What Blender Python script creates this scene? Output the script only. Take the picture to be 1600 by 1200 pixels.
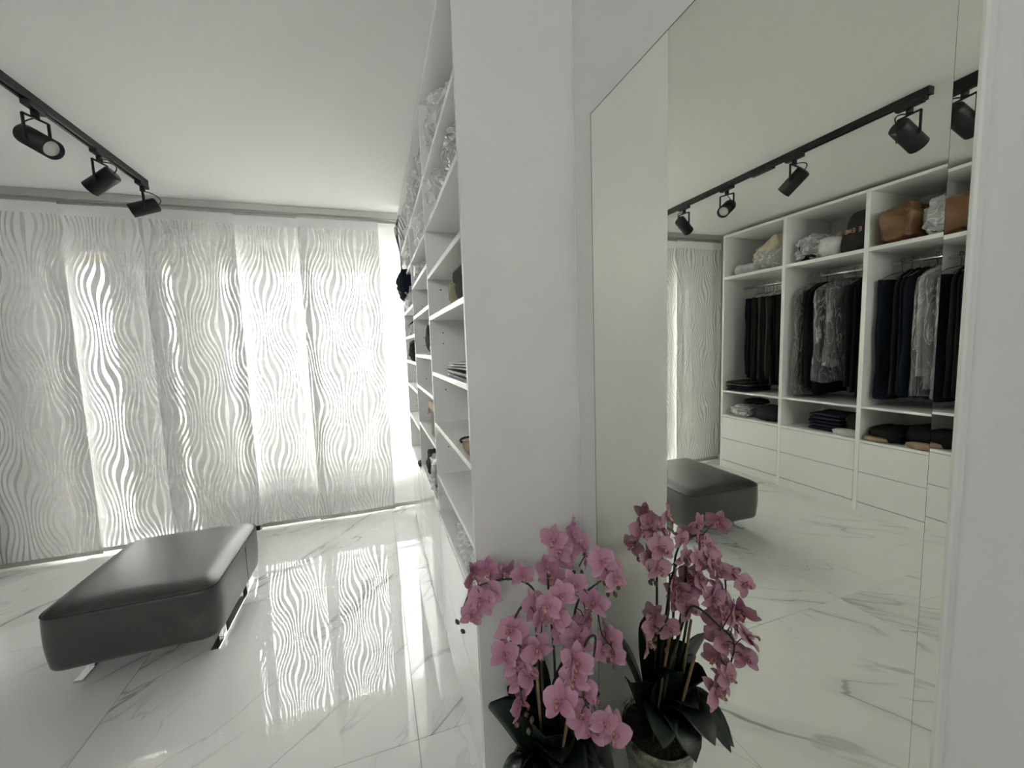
import bpy, bmesh, math, random
from mathutils import Vector, Matrix, noise
random.seed(7)
scene = bpy.context.scene
COL = scene.collection
for o in list(bpy.data.objects):
    bpy.data.objects.remove(o)

# ------------------------------------------------------------------ camera
cam_d = bpy.data.cameras.new('camera')
cam = bpy.data.objects.new('camera', cam_d)
COL.objects.link(cam)
cam_d.sensor_fit = 'HORIZONTAL'
cam_d.sensor_width = 36.0
cam_d.lens = 36.0 * 632.0 / 1600.0
cam_d.clip_start = 0.02
cam.matrix_world = Matrix(((0.94600, 0.06258, -0.31807, 0.0),
                           (-0.32239, 0.07911, -0.94330, 0.0),
                           (-0.03387, 0.99490, 0.09501, 1.45),
                           (0, 0, 0, 1)))
scene.camera = cam

# ------------------------------------------------------------------ world, exposure
world = bpy.data.worlds.new('overcast_sky')
scene.world = world
world.use_nodes = True
bgn = world.node_tree.nodes['Background']
bgn.inputs[0].default_value = (1.0, 0.968, 0.945, 1)
bgn.inputs[1].default_value = 20.0
vs = scene.view_settings
vs.view_transform = 'Standard'
vs.look = 'None'
vs.exposure = 1.58
vs.gamma = 1.0
vs.use_curve_mapping = False

def portal(name, x0, x1, z0, z1, y):
    l = bpy.data.lights.new(name, 'AREA')
    l.shape = 'RECTANGLE'; l.size = x1 - x0; l.size_y = z1 - z0
    l.cycles.is_portal = True
    o = bpy.data.objects.new(name, l); COL.objects.link(o)
    o.location = ((x0 + x1) / 2, y, (z0 + z1) / 2)
    o.rotation_euler = (-math.pi / 2, 0, 0)      # faces -y, into the room
    return o
portal('window_daylight', -1.22, 0.50, 0.40, 2.33, 4.16)
portal('door_daylight', -2.14, -1.46, 0.04, 2.33, 4.16)
back_p = portal('added_fill_daylight', -2.2, -0.6, 2.30, 2.45, -2.02)  # portal of the added fill opening, out of view
back_p.rotation_euler = (math.pi / 2, 0, 0)
scene.cycles.max_bounces = 12
scene.cycles.diffuse_bounces = 7
scene.cycles.transparent_max_bounces = 12

# ------------------------------------------------------------------ materials
def new_mat(name):
    m = bpy.data.materials.new(name); m.use_nodes = True
    return m, m.node_tree.nodes, m.node_tree.links, m.node_tree.nodes['Principled BSDF']

def add_bump(m, scale, strength, detail=3.0, dist=0.01, rough=0.5):
    n, l = m.node_tree.nodes, m.node_tree.links
    tc = n.new('ShaderNodeTexCoord'); nz = n.new('ShaderNodeTexNoise'); bp = n.new('ShaderNodeBump')
    nz.inputs['Scale'].default_value = scale; nz.inputs['Detail'].default_value = detail
    nz.inputs['Roughness'].default_value = rough
    bp.inputs['Strength'].default_value = strength; bp.inputs['Distance'].default_value = dist
    l.new(tc.outputs['Object'], nz.inputs['Vector']); l.new(nz.outputs['Fac'], bp.inputs['Height'])
    l.new(bp.outputs['Normal'], n['Principled BSDF'].inputs['Normal'])
    return bp

def pmat(name, col, rough=0.5, metal=0.0, bump=None, var=None, coat=0.0, sheen=0.0, spec=None):
    m, n, l, b = new_mat(name)
    b.inputs['Base Color'].default_value = (*col, 1)
    b.inputs['Roughness'].default_value = rough
    b.inputs['Metallic'].default_value = metal
    if spec is not None: b.inputs['Specular IOR Level'].default_value = spec
    if coat: b.inputs['Coat Weight'].default_value = coat; b.inputs['Coat Roughness'].default_value = 0.05
    if sheen: b.inputs['Sheen Weight'].default_value = sheen
    if bump: add_bump(m, *bump)
    if var:      # var = (noise scale, second colour)
        tc = n.new('ShaderNodeTexCoord'); nz = n.new('ShaderNodeTexNoise'); mx = n.new('ShaderNodeMix')
        mx.data_type = 'RGBA'
        nz.inputs['Scale'].default_value = var[0]; nz.inputs['Detail'].default_value = 4
        l.new(tc.outputs['Object'], nz.inputs['Vector'])
        mr = n.new('ShaderNodeMapRange'); mr.inputs[1].default_value = 0.35; mr.inputs[2].default_value = 0.65
        l.new(nz.outputs['Fac'], mr.inputs[0]); l.new(mr.outputs[0], mx.inputs[0])
        mx.inputs[6].default_value = (*col, 1); mx.inputs[7].default_value = (*var[1], 1)
        l.new(mx.outputs[2], b.inputs['Base Color'])
    return m

M = {}
M['ceiling'] = pmat('ceiling_paint', (0.88, 0.88, 0.875), 0.85, bump=(220, 0.04))
M['wall'] = pmat('wall_paint', (0.84, 0.83, 0.82), 0.75, bump=(300, 0.08))
M['board'] = pmat('white_melamine', (0.87, 0.87, 0.86), 0.35, bump=(40, 0.01))
M['satin_panel'] = pmat('satin_panel', (0.78, 0.78, 0.77), 0.42, var=(3.0, (0.74, 0.735, 0.73)))
M['lacquer'] = pmat('white_lacquer', (0.91, 0.91, 0.90), 0.05, coat=0.4)
M['edge'] = pmat('board_edge', (0.92, 0.92, 0.91), 0.30)
M['dark_gap'] = pmat('dark_joint', (0.05, 0.05, 0.05), 0.8)
M['black_metal'] = pmat('black_powdercoat', (0.012, 0.013, 0.014), 0.45, bump=(500, 0.05))
M['chrome'] = pmat('chrome', (0.85, 0.85, 0.86), 0.10, 1.0)
M['brushed'] = pmat('brushed_steel', (0.55, 0.54, 0.52), 0.28, 1.0)
M['alu'] = pmat('satin_aluminium', (0.52, 0.52, 0.50), 0.38, 0.8)
M['lens'] = pmat('frosted_lens', (0.70, 0.70, 0.66), 0.25)
M['leather'] = pmat('grey_leather', (0.034, 0.0325, 0.030), 0.36, bump=(260, 0.2, 4.0, 0.002), var=(9.0, (0.040, 0.038, 0.035)), spec=0.5)
_lb = M['leather'].node_tree.nodes['Principled BSDF']
_lb.inputs['Coat Weight'].default_value = 0.6; _lb.inputs['Coat Roughness'].default_value = 0.38
M['seam'] = pmat('seam_thread', (0.035, 0.033, 0.03), 0.7)
M['soil'] = pmat('bark_soil', (0.03, 0.024, 0.018), 0.95, bump=(90, 1.0, 4, 0.02))
M['pvc'] = pmat('window_frame_shade_grey', (0.30, 0.30, 0.30), 0.4)  # frame grey stands in for shade behind the curtains
M['reveal'] = pmat('window_wall_shade_grey', (0.36, 0.355, 0.34), 0.8)  # shade put into the wall colour, so sheer curtain lines read darker
M['beige_wall'] = pmat('beige_plaster', (0.74, 0.66, 0.50), 0.8, bump=(60, 0.2))
M['concrete'] = pmat('pale_paving', (0.60, 0.60, 0.58), 0.8, bump=(20, 0.2))
M['grout'] = pmat('pale_grout', (0.40, 0.40, 0.385), 0.9)
M['grey_handle'] = pmat('grey_handle', (0.25, 0.25, 0.25), 0.4, 0.6)
M['rail_paint'] = pmat('grey_railing_paint', (0.35, 0.36, 0.37), 0.5)

def fabric(name, col, rough=0.85, sc=60):
    c2 = tuple(min(1, c * 0.72) for c in col)
    return pmat(name, col, rough, bump=(sc, 0.35, 4.0, 0.01), var=(14.0, c2), spec=0.25)
FAB = {
    'black': fabric('black_cloth', (0.010, 0.010, 0.011)),
    'navy': fabric('navy_cloth', (0.010, 0.017, 0.032)),
    'denim': fabric('dark_denim', (0.018, 0.026, 0.048)),
    'charcoal': fabric('charcoal_cloth', (0.028, 0.028, 0.030)),
    'grey': fabric('grey_cloth', (0.10, 0.10, 0.10)),
    'brown': fabric('dark_brown_cloth', (0.045, 0.034, 0.026)),
    'taupe': fabric('taupe_cloth', (0.13, 0.11, 0.085)),
    'tan': fabric('tan_cloth', (0.42, 0.29, 0.20)),
    'white': fabric('white_cloth', (0.72, 0.72, 0.73)),
    'beige': fabric('beige_cloth', (0.62, 0.53, 0.40)),
    'green': fabric('dark_green_cloth', (0.012, 0.024, 0.024)),
    'dustbag': fabric('dark_grey_dustbag', (0.050, 0.048, 0.046)),
    'red': fabric('dark_red_cloth', (0.10, 0.012, 0.022)),
    'pale': fabric('pale_grey_cloth', (0.42, 0.42, 0.42)),
    'khaki': fabric('khaki_cloth', (0.36, 0.34, 0.22)),
}
M['brown_leather'] = pmat('tan_leather', (0.24, 0.115, 0.050), 0.42, bump=(30, 0.4, 4, 0.02), var=(6.0, (0.17, 0.078, 0.032)))
M['cardboard'] = pmat('brown_card', (0.085, 0.048, 0.034), 0.6, var=(8, (0.06, 0.032, 0.024)))
M['card_edge'] = pmat('pale_card', (0.50, 0.36, 0.27), 0.7)
M['copper_print'] = pmat('copper_print', (0.50, 0.27, 0.17), 0.5)
M['paper'] = pmat('paper', (0.60, 0.60, 0.58), 0.6)
M['teal_paper'] = pmat('blue_grey_paper', (0.20, 0.27, 0.29), 0.5)
M['label_white'] = pmat('white_label', (0.80, 0.80, 0.80), 0.6)

def plastic_mat(name, trans, col=(0.80, 0.81, 0.82), bump=1.0, scale=(14, 14, 14)):
    """clear crinkled film: sharp ridges catch the light, the film between is see-through"""
    m, n, l, b = new_mat(name)
    b.inputs['Base Color'].default_value = (*col, 1); b.inputs['Roughness'].default_value = 0.10
    b.inputs['Specular IOR Level'].default_value = 1.0
    tc = n.new('ShaderNodeTexCoord'); mp = n.new('ShaderNodeMapping'); mp.inputs['Scale'].default_value = scale
    l.new(tc.outputs['Object'], mp.inputs[0])
    nz = n.new('ShaderNodeTexNoise'); nz.inputs['Scale'].default_value = 1.0; nz.inputs['Detail'].default_value = 2.5
    nz.inputs['Distortion'].default_value = 1.6
    l.new(mp.outputs[0], nz.inputs['Vector'])
    s1 = n.new('ShaderNodeMath'); s1.operation = 'SUBTRACT'; s1.inputs[1].default_value = 0.5
    a1 = n.new('ShaderNodeMath'); a1.operation = 'ABSOLUTE'
    l.new(nz.outputs['Fac'], s1.inputs[0]); l.new(s1.outputs[0], a1.inputs[0])
    bp = n.new('ShaderNodeBump'); bp.inputs['Strength'].default_value = bump; bp.inputs['Distance'].default_value = 0.12
    l.new(a1.outputs[0], bp.inputs['Height']); l.new(bp.outputs['Normal'], b.inputs['Normal'])
    tr = n.new('ShaderNodeBsdfTransparent'); mx = n.new('ShaderNodeMixShader')
    mr = n.new('ShaderNodeMapRange'); mr.inputs[1].default_value = 0.0; mr.inputs[2].default_value = 0.05
    mr.inputs[3].default_value = max(0, trans - 0.35); mr.inputs[4].default_value = trans
    l.new(a1.outputs[0], mr.inputs[0])
    l.new(mr.outputs[0], mx.inputs[0]); l.new(b.outputs[0], mx.inputs[1]); l.new(tr.outputs[0], mx.inputs[2])
    l.new(mx.outputs[0], n['Material Output'].inputs['Surface'])
    return m
M['plastic'] = plastic_mat('clear_crinkled_plastic', 0.55, col=(0.92, 0.93, 0.94), bump=0.5, scale=(9, 9, 9))
M['plastic_thin'] = plastic_mat('thin_garment_plastic', 0.80, scale=(16, 16, 3.5))
M['plastic_milky'] = plastic_mat('milky_plastic', 0.35)

def marble_mat():
    m, n, l, b = new_mat('white_marble_tile')
    b.inputs['Roughness'].default_value = 0.003
    b.inputs['IOR'].default_value = 1.62
    geo = n.new('ShaderNodeNewGeometry'); oi = n.new('ShaderNodeObjectInfo')
    off = n.new('ShaderNodeVectorMath'); off.operation = 'MULTIPLY_ADD'
    cx = n.new('ShaderNodeCombineXYZ')
    for i, k in enumerate((37.0, 53.0, 0.0)):
        mu = n.new('ShaderNodeMath'); mu.operation = 'MULTIPLY'; mu.inputs[1].default_value = k
        l.new(oi.outputs['Random'], mu.inputs[0]); l.new(mu.outputs[0], cx.inputs[i])
    off.inputs[1].default_value = (1, 1, 1)
    l.new(geo.outputs['Position'], off.inputs[0]); l.new(cx.outputs[0], off.inputs[2])
    def vein(angle, along, across, width, seed, dist, gain):
        mp = n.new('ShaderNodeMapping'); mp.vector_type = 'POINT'
        rot = n.new('ShaderNodeVectorRotate'); rot.rotation_type = 'Z_AXIS'; rot.inputs['Angle'].default_value = -angle
        l.new(off.outputs[0], rot.inputs['Vector'])
        mp.inputs['Scale'].default_value = (along, across, 1); mp.inputs['Location'].default_value = (seed, seed * 1.7, seed)
        l.new(rot.outputs[0], mp.inputs['Vector'])
        nz = n.new('ShaderNodeTexNoise'); nz.inputs['Scale'].default_value = 1.0; nz.inputs['Detail'].default_value = 5
        nz.inputs['Roughness'].default_value = 0.46; nz.inputs['Distortion'].default_value = dist
        l.new(mp.outputs[0], nz.inputs['Vector'])
        s = n.new('ShaderNodeMath'); s.operation = 'SUBTRACT'; s.inputs[1].default_value = 0.5
        a = n.new('ShaderNodeMath'); a.operation = 'ABSOLUTE'
        l.new(nz.outputs['Fac'], s.inputs[0]); l.new(s.outputs[0], a.inputs[0])
        mr = n.new('ShaderNodeMapRange'); mr.interpolation_type = 'SMOOTHSTEP'
        mr.inputs[1].default_value = 0.0; mr.inputs[2].default_value = width; mr.inputs[3].default_value = gain; mr.inputs[4].default_value = 0
        l.new(a.outputs[0], mr.inputs[0])
        pn = n.new('ShaderNodeTexNoise'); pn.inputs['Scale'].default_value = 1.1; pn.inputs['Detail'].default_value = 2
        mp2 = n.new('ShaderNodeMapping'); mp2.inputs['Location'].default_value = (seed * 3, 0, seed)
        l.new(off.outputs[0], mp2.inputs['Vector']); l.new(mp2.outputs[0], pn.inputs['Vector'])
        pr = n.new('ShaderNodeMapRange'); pr.inputs[1].default_value = 0.44; pr.inputs[2].default_value = 0.60
        l.new(pn.outputs['Fac'], pr.inputs[0])
        mu = n.new('ShaderNodeMath'); mu.operation = 'MULTIPLY'
        l.new(mr.outputs[0], mu.inputs[0]); l.new(pr.outputs[0], mu.inputs[1])
        return mu.outputs[0]
    a45 = math.radians(44)
    v1 = vein(a45, 0.45, 1.9, 0.010, 3.1, 0.25, 0.85)
    v2 = vein(math.radians(40), 0.6, 3.0, 0.009, 11.3, 0.35, 0.62)
    v3 = vein(a45, 0.45, 1.9, 0.05, 3.1, 0.25, 0.20)
    v4 = vein(math.radians(66), 0.9, 2.6, 0.006, 23.0, 0.5, 0.28)
    acc = v1
    for v in (v2, v3, v4):
        ad = n.new('ShaderNodeMath'); ad.operation = 'MAXIMUM'
        l.new(acc, ad.inputs[0]); l.new(v, ad.inputs[1]); acc = ad.outputs[0]
    mx = n.new('ShaderNodeMix'); mx.data_type = 'RGBA'
    l.new(acc, mx.inputs[0])
    mx.inputs[6].default_value = (0.83, 0.83, 0.815, 1); mx.inputs[7].default_value = (0.27, 0.27, 0.265, 1)
    l.new(mx.outputs[2], b.inputs['Base Color'])
    return m
M['marble'] = marble_mat()

def curtain_mat(name, patterned=True):
    """sheer panel fabric with an opaque wavy stripe print"""
    m = bpy.data.materials.new(name); m.use_nodes = True
    n, l = m.node_tree.nodes, m.node_tree.links
    n.clear()
    out = n.new('ShaderNodeOutputMaterial')
    def cloth(tr, tl, col):
        t = n.new('ShaderNodeBsdfTransparent'); d = n.new('ShaderNodeBsdfDiffuse'); s = n.new('ShaderNodeBsdfTranslucent')
        d.inputs[0].default_value = (*col, 1); s.inputs[0].default_value = (*col, 1)
        a = n.new('ShaderNodeMixShader'); a.inputs[0].default_value = tl
        l.new(d.outputs[0], a.inputs[1]); l.new(s.outputs[0], a.inputs[2])
        c = n.new('ShaderNodeMixShader'); c.inputs[0].default_value = tr
        l.new(a.outputs[0], c.inputs[1]); l.new(t.outputs[0], c.inputs[2])
        return c.outputs[0]
    pr = cloth(0.0, 0.018, (0.92, 0.92, 0.93))
    sh = cloth(0.19, 0.05, (0.62, 0.61, 0.59))
    if not patterned:
        l.new(cloth(0.10, 0.10, (0.86, 0.86, 0.86)), out.inputs['Surface']); return m
    tc = n.new('ShaderNodeTexCoord'); sp = n.new('ShaderNodeSeparateXYZ'); l.new(tc.outputs['Object'], sp.inputs[0])
    def math_(op, a, b=None, c=None):
        q = n.new('ShaderNodeMath'); q.operation = op
        for i, v in enumerate((a, b, c)):
            if v is None: continue
            if isinstance(v, (int, float)): q.inputs[i].default_value = v
            else: l.new(v, q.inputs[i])
        return q.outputs[0]
    x, z = sp.outputs['X'], sp.outputs['Z']
    S_, L_, H_, B_ = 0.029, 0.40, 0.68, 1.40
    zj = math_('ADD', z, math_('MULTIPLY', math_('SINE', math_('MULTIPLY', x, 7.0)), 0.05))
    sx = math_('SINE', math_('MULTIPLY', x, 2 * math.pi / L_))
    cz = math_('COSINE', math_('MULTIPLY', zj, 2 * math.pi / H_))
    ph = math_('ADD', math_('DIVIDE', x, S_), math_('MULTIPLY', math_('MULTIPLY', sx, cz), B_))
    ph = math_('ADD', ph, math_('MULTIPLY', math_('SINE', math_('MULTIPLY', z, 4.6)), 1.1))
    tri = math_('MULTIPLY', math_('ABSOLUTE', math_('SUBTRACT', math_('FRACT', math_('ADD', ph, 100.0)), 0.5)), 2.0)
    mr = n.new('ShaderNodeMapRange'); mr.interpolation_type = 'SMOOTHSTEP'
    mr.inputs[1].default_value = 0.30; mr.inputs[2].default_value = 0.42
    l.new(tri, mr.inputs[0])
    hem = math_('GREATER_THAN', z, 2.45)        # plain hem at the top of each panel
    fac = math_('MAXIMUM', mr.outputs[0], hem)
    mx = n.new('ShaderNodeMixShader')
    l.new(fac, mx.inputs[0]); l.new(sh, mx.inputs[1]); l.new(pr, mx.inputs[2])
    l.new(mx.outputs[0], out.inputs['Surface'])
    return m
M['curtain'] = curtain_mat('wavy_print_sheer')
M['curtain_plain'] = curtain_mat('plain_sheer', False)

def mirror_mat():
    m = bpy.data.materials.new('mirror_glass'); m.use_nodes = True
    n, l = m.node_tree.nodes, m.node_tree.links; n.clear()
    o = n.new('ShaderNodeOutputMaterial'); g = n.new('ShaderNodeBsdfGlossy')
    g.inputs['Color'].default_value = (0.885, 0.91, 0.835, 1); g.inputs['Roughness'].default_value = 0.0
    l.new(g.outputs[0], o.inputs['Surface']); return m
M['mirror'] = mirror_mat()

def glass_mat():
    m = bpy.data.materials.new('window_glass'); m.use_nodes = True
    n, l = m.node_tree.nodes, m.node_tree.links; n.clear()
    o = n.new('ShaderNodeOutputMaterial'); t = n.new('ShaderNodeBsdfTransparent'); g = n.new('ShaderNodeBsdfGlossy')
    t.inputs[0].default_value = (0.93, 0.96, 0.95, 1); g.inputs['Roughness'].default_value = 0.0
    f = n.new('ShaderNodeFresnel'); f.inputs['IOR'].default_value = 1.3
    mx = n.new('ShaderNodeMixShader'); l.new(f.outputs[0], mx.inputs[0]); l.new(t.outputs[0], mx.inputs[1]); l.new(g.outputs[0], mx.inputs[2])
    l.new(mx.outputs[0], o.inputs['Surface']); return m
M['glass'] = glass_mat()

# ------------------------------------------------------------------ geometry helpers
class G:
    def __init__(s): s.v = []; s.f = []; s.sm = []
    def add(s, vs_, fs_, smooth=False):
        k = len(s.v); s.v += [Vector(v) for v in vs_]
        for f in fs_: s.f.append([i + k for i in f]); s.sm.append(smooth)
        return s
    def box(s, x0, x1, y0, y1, z0, z1, bev=0.0):
        if bev > 0:
            bm = bmesh.new(); bmesh.ops.create_cube(bm, size=1.0)
            for v in bm.verts:
                v.co = Vector(((x0 + x1) / 2 + v.co.x * (x1 - x0), (y0 + y1) / 2 + v.co.y * (y1 - y0), (z0 + z1) / 2 + v.co.z * (z1 - z0)))
            bmesh.ops.bevel(bm, geom=list(bm.edges), offset=bev, segments=2 if bev > 0.004 else 1, profile=0.5, affect='EDGES')
            bm.verts.index_update()
            s.add([v.co.copy() for v in bm.verts], [[v.index for v in f.verts] for f in bm.faces], bev > 0.004)
            bm.free(); return s
        v = [(x, y, z) for x in (x0, x1) for y in (y0, y1) for z in (z0, z1)]
        return s.add(v, [(0, 1, 3, 2), (4, 6, 7, 5), (0, 4, 5, 1), (2, 3, 7, 6), (0, 2, 6, 4), (1, 5, 7, 3)])
    def tube(s, pts, r, n=8, caps=True, smooth=True):
        pts = [Vector(p) for p in pts]
        rs = r if isinstance(r, (list, tuple)) else [r] * len(pts)
        up = None; vs_ = []
        for i, p in enumerate(pts):
            t = (pts[min(i + 1, len(pts) - 1)] - pts[max(i - 1, 0)]).normalized()
            if up is None:
                up = t.orthogonal().normalized()
            else:
                up = (up - t * up.dot(t)).normalized()
            w = t.cross(up)
            for k in range(n):
                a = 2 * math.pi * k / n
                vs_.append(p + (up * math.cos(a) + w * math.sin(a)) * rs[i])
        fs_ = []
        for i in range(len(pts) - 1):
            for k in range(n):
                k2 = (k + 1) % n
                fs_.append((i * n + k, i * n + k2, (i + 1) * n + k2, (i + 1) * n + k))
        s.add(vs_, fs_, smooth)
        if caps:
            b = len(s.v) - len(vs_)
            s.f.append([b + k for k in range(n)][::-1]); s.sm.append(False)
            s.f.append([b + (len(pts) - 1) * n + k for k in range(n)]); s.sm.append(False)
        return s
    def lathe(s, prof, c=(0, 0, 0), n=32, M4=None):
        """prof: list of (r, z)"""
        vs_ = []
        for r, z in prof:
            for k in range(n):
                a = 2 * math.pi * k / n
                p = Vector((r * math.cos(a), r * math.sin(a), z))
                vs_.append((M4 @ p) if M4 else p + Vector(c))
        fs_ = [(i * n + k, i * n + (k + 1) % n, (i + 1) * n + (k + 1) % n, (i + 1) * n + k) for i in range(len(prof) - 1) for k in range(n)]
        return s.add(vs_, fs_, True)
    def grid(s, fn, nu, nv, smooth=True, close_u=False):
        """fn(u,v) -> point ; u in 0..1 (nu steps), v in 0..1 (nv steps)"""
        mu = nu if close_u else nu + 1
        vs_ = [fn(i / nu, j / nv) for j in range(nv + 1) for i in range(mu)]
        fs_ = []
        for j in range(nv):
            for i in range(nu):
                i2 = (i + 1) % mu
                fs_.append((j * mu + i, j * mu + i2, (j + 1) * mu + i2, (j + 1) * mu + i))
        return s.add(vs_, fs_, smooth)

WLOC = {}
def link(o, parent, loc):
    COL.objects.link(o)
    if parent is not None:
        o.parent = parent
        o.location = Vector(loc) - WLOC[parent.name]
    else:
        o.location = loc
    WLOC[o.name] = Vector(loc)
    return o

def mesh_of(name, g, mat):
    me = bpy.data.meshes.new(name)
    me.from_pydata([tuple(v) for v in g.v], [], g.f)
    me.polygons.foreach_set('use_smooth', g.sm)
    me.materials.append(M[mat] if isinstance(mat, str) else mat)
    me.update()
    return me

def obj(name, g, mat, parent=None, label=None, origin=None):
    """one mesh object, geometry given in world space, origin at the base centre"""
    if origin is None:
        lo = Vector([min(v[i] for v in g.v) for i in range(3)]); hi = Vector([max(v[i] for v in g.v) for i in range(3)])
        origin = Vector(((lo.x + hi.x) / 2, (lo.y + hi.y) / 2, lo.z))
    origin = Vector(origin)
    for i, v in enumerate(g.v): g.v[i] = v - origin
    o = bpy.data.objects.new(name, mesh_of(name, g, mat))
    if label: o['label'] = label
    return link(o, parent, origin)

def inst(name, me, loc, parent, rot=None):
    o = bpy.data.objects.new(name, me)
    link(o, parent, loc)
    if rot is not None:
        o.rotation_mode = 'QUATERNION'; o.rotation_quaternion = rot
    return o

def tag(o, label, cat, group=None):
    o['label'] = label; o['category'] = cat
    if group: o['group'] = group
    return o

def thing(name, loc, label, cat, group=None):
    o = bpy.data.objects.new(name, None); o.empty_display_size = 0.05
    link(o, None, loc)
    return tag(o, label, cat, group)

def struct(o, label, cat):
    o['kind'] = 'structure'; o['label'] = label; o['category'] = cat
    return o

def B(x0, x1, y0, y1, z0, z1, bev=0.0): return G().box(x0, x1, y0, y1, z0, z1, bev)

# ------------------------------------------------------------------ room shell
CEIL = 2.595
XL, XR, YB, YW = -3.06, 0.633, -1.9, 3.90          # left wall, right wall, back wall, window wall (inner faces)
SX, PY, MX = 0.255, 1.158, 0.609                   # shelf front, shelf end panel, mirror surface

fl = struct(obj('floor', B(XL, XR + 0.2, YB, YW, -0.08, -0.004), 'grout'), 'white marble tiled floor with a mirror-like polish', 'floor')
joints_x = [-3.533, -2.333, -1.133, 0.067, 1.267]
joints_y = [-2.17, -0.97, 0.23, 1.43, 2.63, 3.83, 5.03]
J = 0.0012
for i in range(len(joints_x) - 1):
    for j in range(len(joints_y) - 1):
        x0, x1 = max(joints_x[i] + J, XL), min(joints_x[i + 1] - J, XR)
        y0, y1 = max(joints_y[j] + J, YB), min(joints_y[j + 1] - J, YW)
        if x1 - x0 > 0.01 and y1 - y0 > 0.01:
            obj('tile', B(x0, x1, y0, y1, -0.012, 0.0), 'marble', fl)
struct(obj('ceiling', B(XL - 0.1, XR + 0.2, YB - 0.1, YW + 0.25, CEIL, CEIL + 0.1), 'ceiling'), 'plain white painted ceiling', 'ceiling')
struct(obj('wall_left', B(XL - 0.1, XL, YB, YW, -0.05, CEIL), 'wall'), 'white wall behind the wardrobe', 'wall')
struct(obj('wall_right', B(XR, XR + 0.1, YB, YW, -0.05, CEIL), 'wall'), 'white wall beside the mirror board', 'wall')
wb = G()
wb.box(XL, -2.2, YB - 0.1, YB, -0.05, CEIL); wb.box(-0.6, XR, YB - 0.1, YB, -0.05, CEIL)
wb.box(-2.2, -0.6, YB - 0.1, YB, -0.05, 2.30); wb.box(-2.2, -0.6, YB - 0.1, YB, 2.45, CEIL)
struct(obj('wall_back', wb, 'wall'), 'white wall behind the viewpoint', 'wall')

bw = struct(obj('added_fill_window', B(-2.2, -0.6, YB - 0.08, YB - 0.02, 2.30, 2.315, 0.003), 'pvc'), 'added narrow fill window, out of view, in the wall behind the viewpoint', 'window')  # unseen window added to brighten the room from behind
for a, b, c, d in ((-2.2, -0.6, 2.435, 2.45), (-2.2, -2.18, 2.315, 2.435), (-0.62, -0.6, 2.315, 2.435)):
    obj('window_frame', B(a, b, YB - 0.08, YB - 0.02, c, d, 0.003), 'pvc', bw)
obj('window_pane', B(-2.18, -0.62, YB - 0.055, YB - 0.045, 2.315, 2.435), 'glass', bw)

# window wall with a balcony-door opening and a wide window over a low parapet
W0, W1 = YW, YW + 0.25
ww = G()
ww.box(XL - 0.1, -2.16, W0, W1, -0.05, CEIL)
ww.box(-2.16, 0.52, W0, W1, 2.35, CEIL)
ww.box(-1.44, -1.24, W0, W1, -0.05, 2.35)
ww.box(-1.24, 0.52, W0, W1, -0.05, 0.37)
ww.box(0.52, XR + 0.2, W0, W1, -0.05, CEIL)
struct(obj('wall_window', ww, 'reveal'), 'window wall, greyed for shade, behind the panel curtains', 'wall')
# wide window
gw = struct(obj('window_1', B(-1.24, 0.52, 4.00, 4.07, 0.37, 0.43, 0.004), 'pvc'), 'wide window with shade-grey frame above the low parapet', 'window')
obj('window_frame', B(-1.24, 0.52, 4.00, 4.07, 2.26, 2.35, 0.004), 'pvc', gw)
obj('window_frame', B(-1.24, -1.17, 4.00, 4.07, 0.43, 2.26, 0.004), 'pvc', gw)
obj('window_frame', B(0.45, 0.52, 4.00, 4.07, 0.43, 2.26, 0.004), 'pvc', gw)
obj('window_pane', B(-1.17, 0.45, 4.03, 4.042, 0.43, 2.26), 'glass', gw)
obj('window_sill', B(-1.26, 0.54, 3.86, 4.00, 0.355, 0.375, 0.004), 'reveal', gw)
# balcony door
gd = struct(obj('door_1', B(-2.16, -1.44, 4.00, 4.07, 0.0, 0.06, 0.004), 'pvc'), 'glazed balcony door with shade-grey frame', 'door')
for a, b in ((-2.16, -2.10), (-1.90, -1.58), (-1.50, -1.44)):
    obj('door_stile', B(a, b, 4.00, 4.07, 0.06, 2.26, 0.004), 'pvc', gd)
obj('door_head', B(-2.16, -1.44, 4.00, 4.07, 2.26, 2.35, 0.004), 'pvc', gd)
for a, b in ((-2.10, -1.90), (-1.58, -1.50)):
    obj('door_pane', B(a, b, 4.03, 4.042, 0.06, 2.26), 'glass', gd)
hd = G(); hd.box(-1.635, -1.60, 3.985, 4.0, 0.90, 1.05, 0.003); hd.box(-1.69, -1.60, 3.95, 3.965, 0.965, 0.985, 0.003); hd.box(-1.622, -1.608, 3.955, 3.99, 0.968, 0.982)
obj('door_handle', hd, 'grey_handle', gd, 'grey lever handle')

# ------------------------------------------------------------------ balcony outside
bal = struct(obj('balcony_floor', B(-4.5, 3.0, W1, 5.45, -0.10, -0.02), 'concrete'), 'pale balcony paving outside the window', 'balcony')
par = tag(obj('parapet', B(-4.5, 3.0, 5.30, 5.45, -0.02, 0.80), 'beige_wall'), 'low beige parapet wall of the balcony', 'parapet')
rl = thing('balcony_railing', (-0.75, 5.36, 0.80), 'grey horizontal bar railing on top of the beige parapet', 'railing')
for z in (0.92, 1.00, 1.08, 1.17):
    obj('rail_bar', G().tube([(-4.5, 5.36, z), (3.0, 5.36, z)], 0.018 if z > 1.1 else 0.009), 'rail_paint', rl)
for i in range(7):
    x = -4.2 + i * 1.15
    obj('rail_post', B(x - 0.015, x + 0.015, 5.345, 5.375, 0.80, 1.17), 'rail_paint', rl)
tag(obj('shutter_box', B(-2.20, 0.56, W1 + 0.02, W1 + 0.16, 2.20, 2.42, 0.006), 'beige_wall'), 'beige roller shutter box above the window', 'shutter box')
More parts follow.
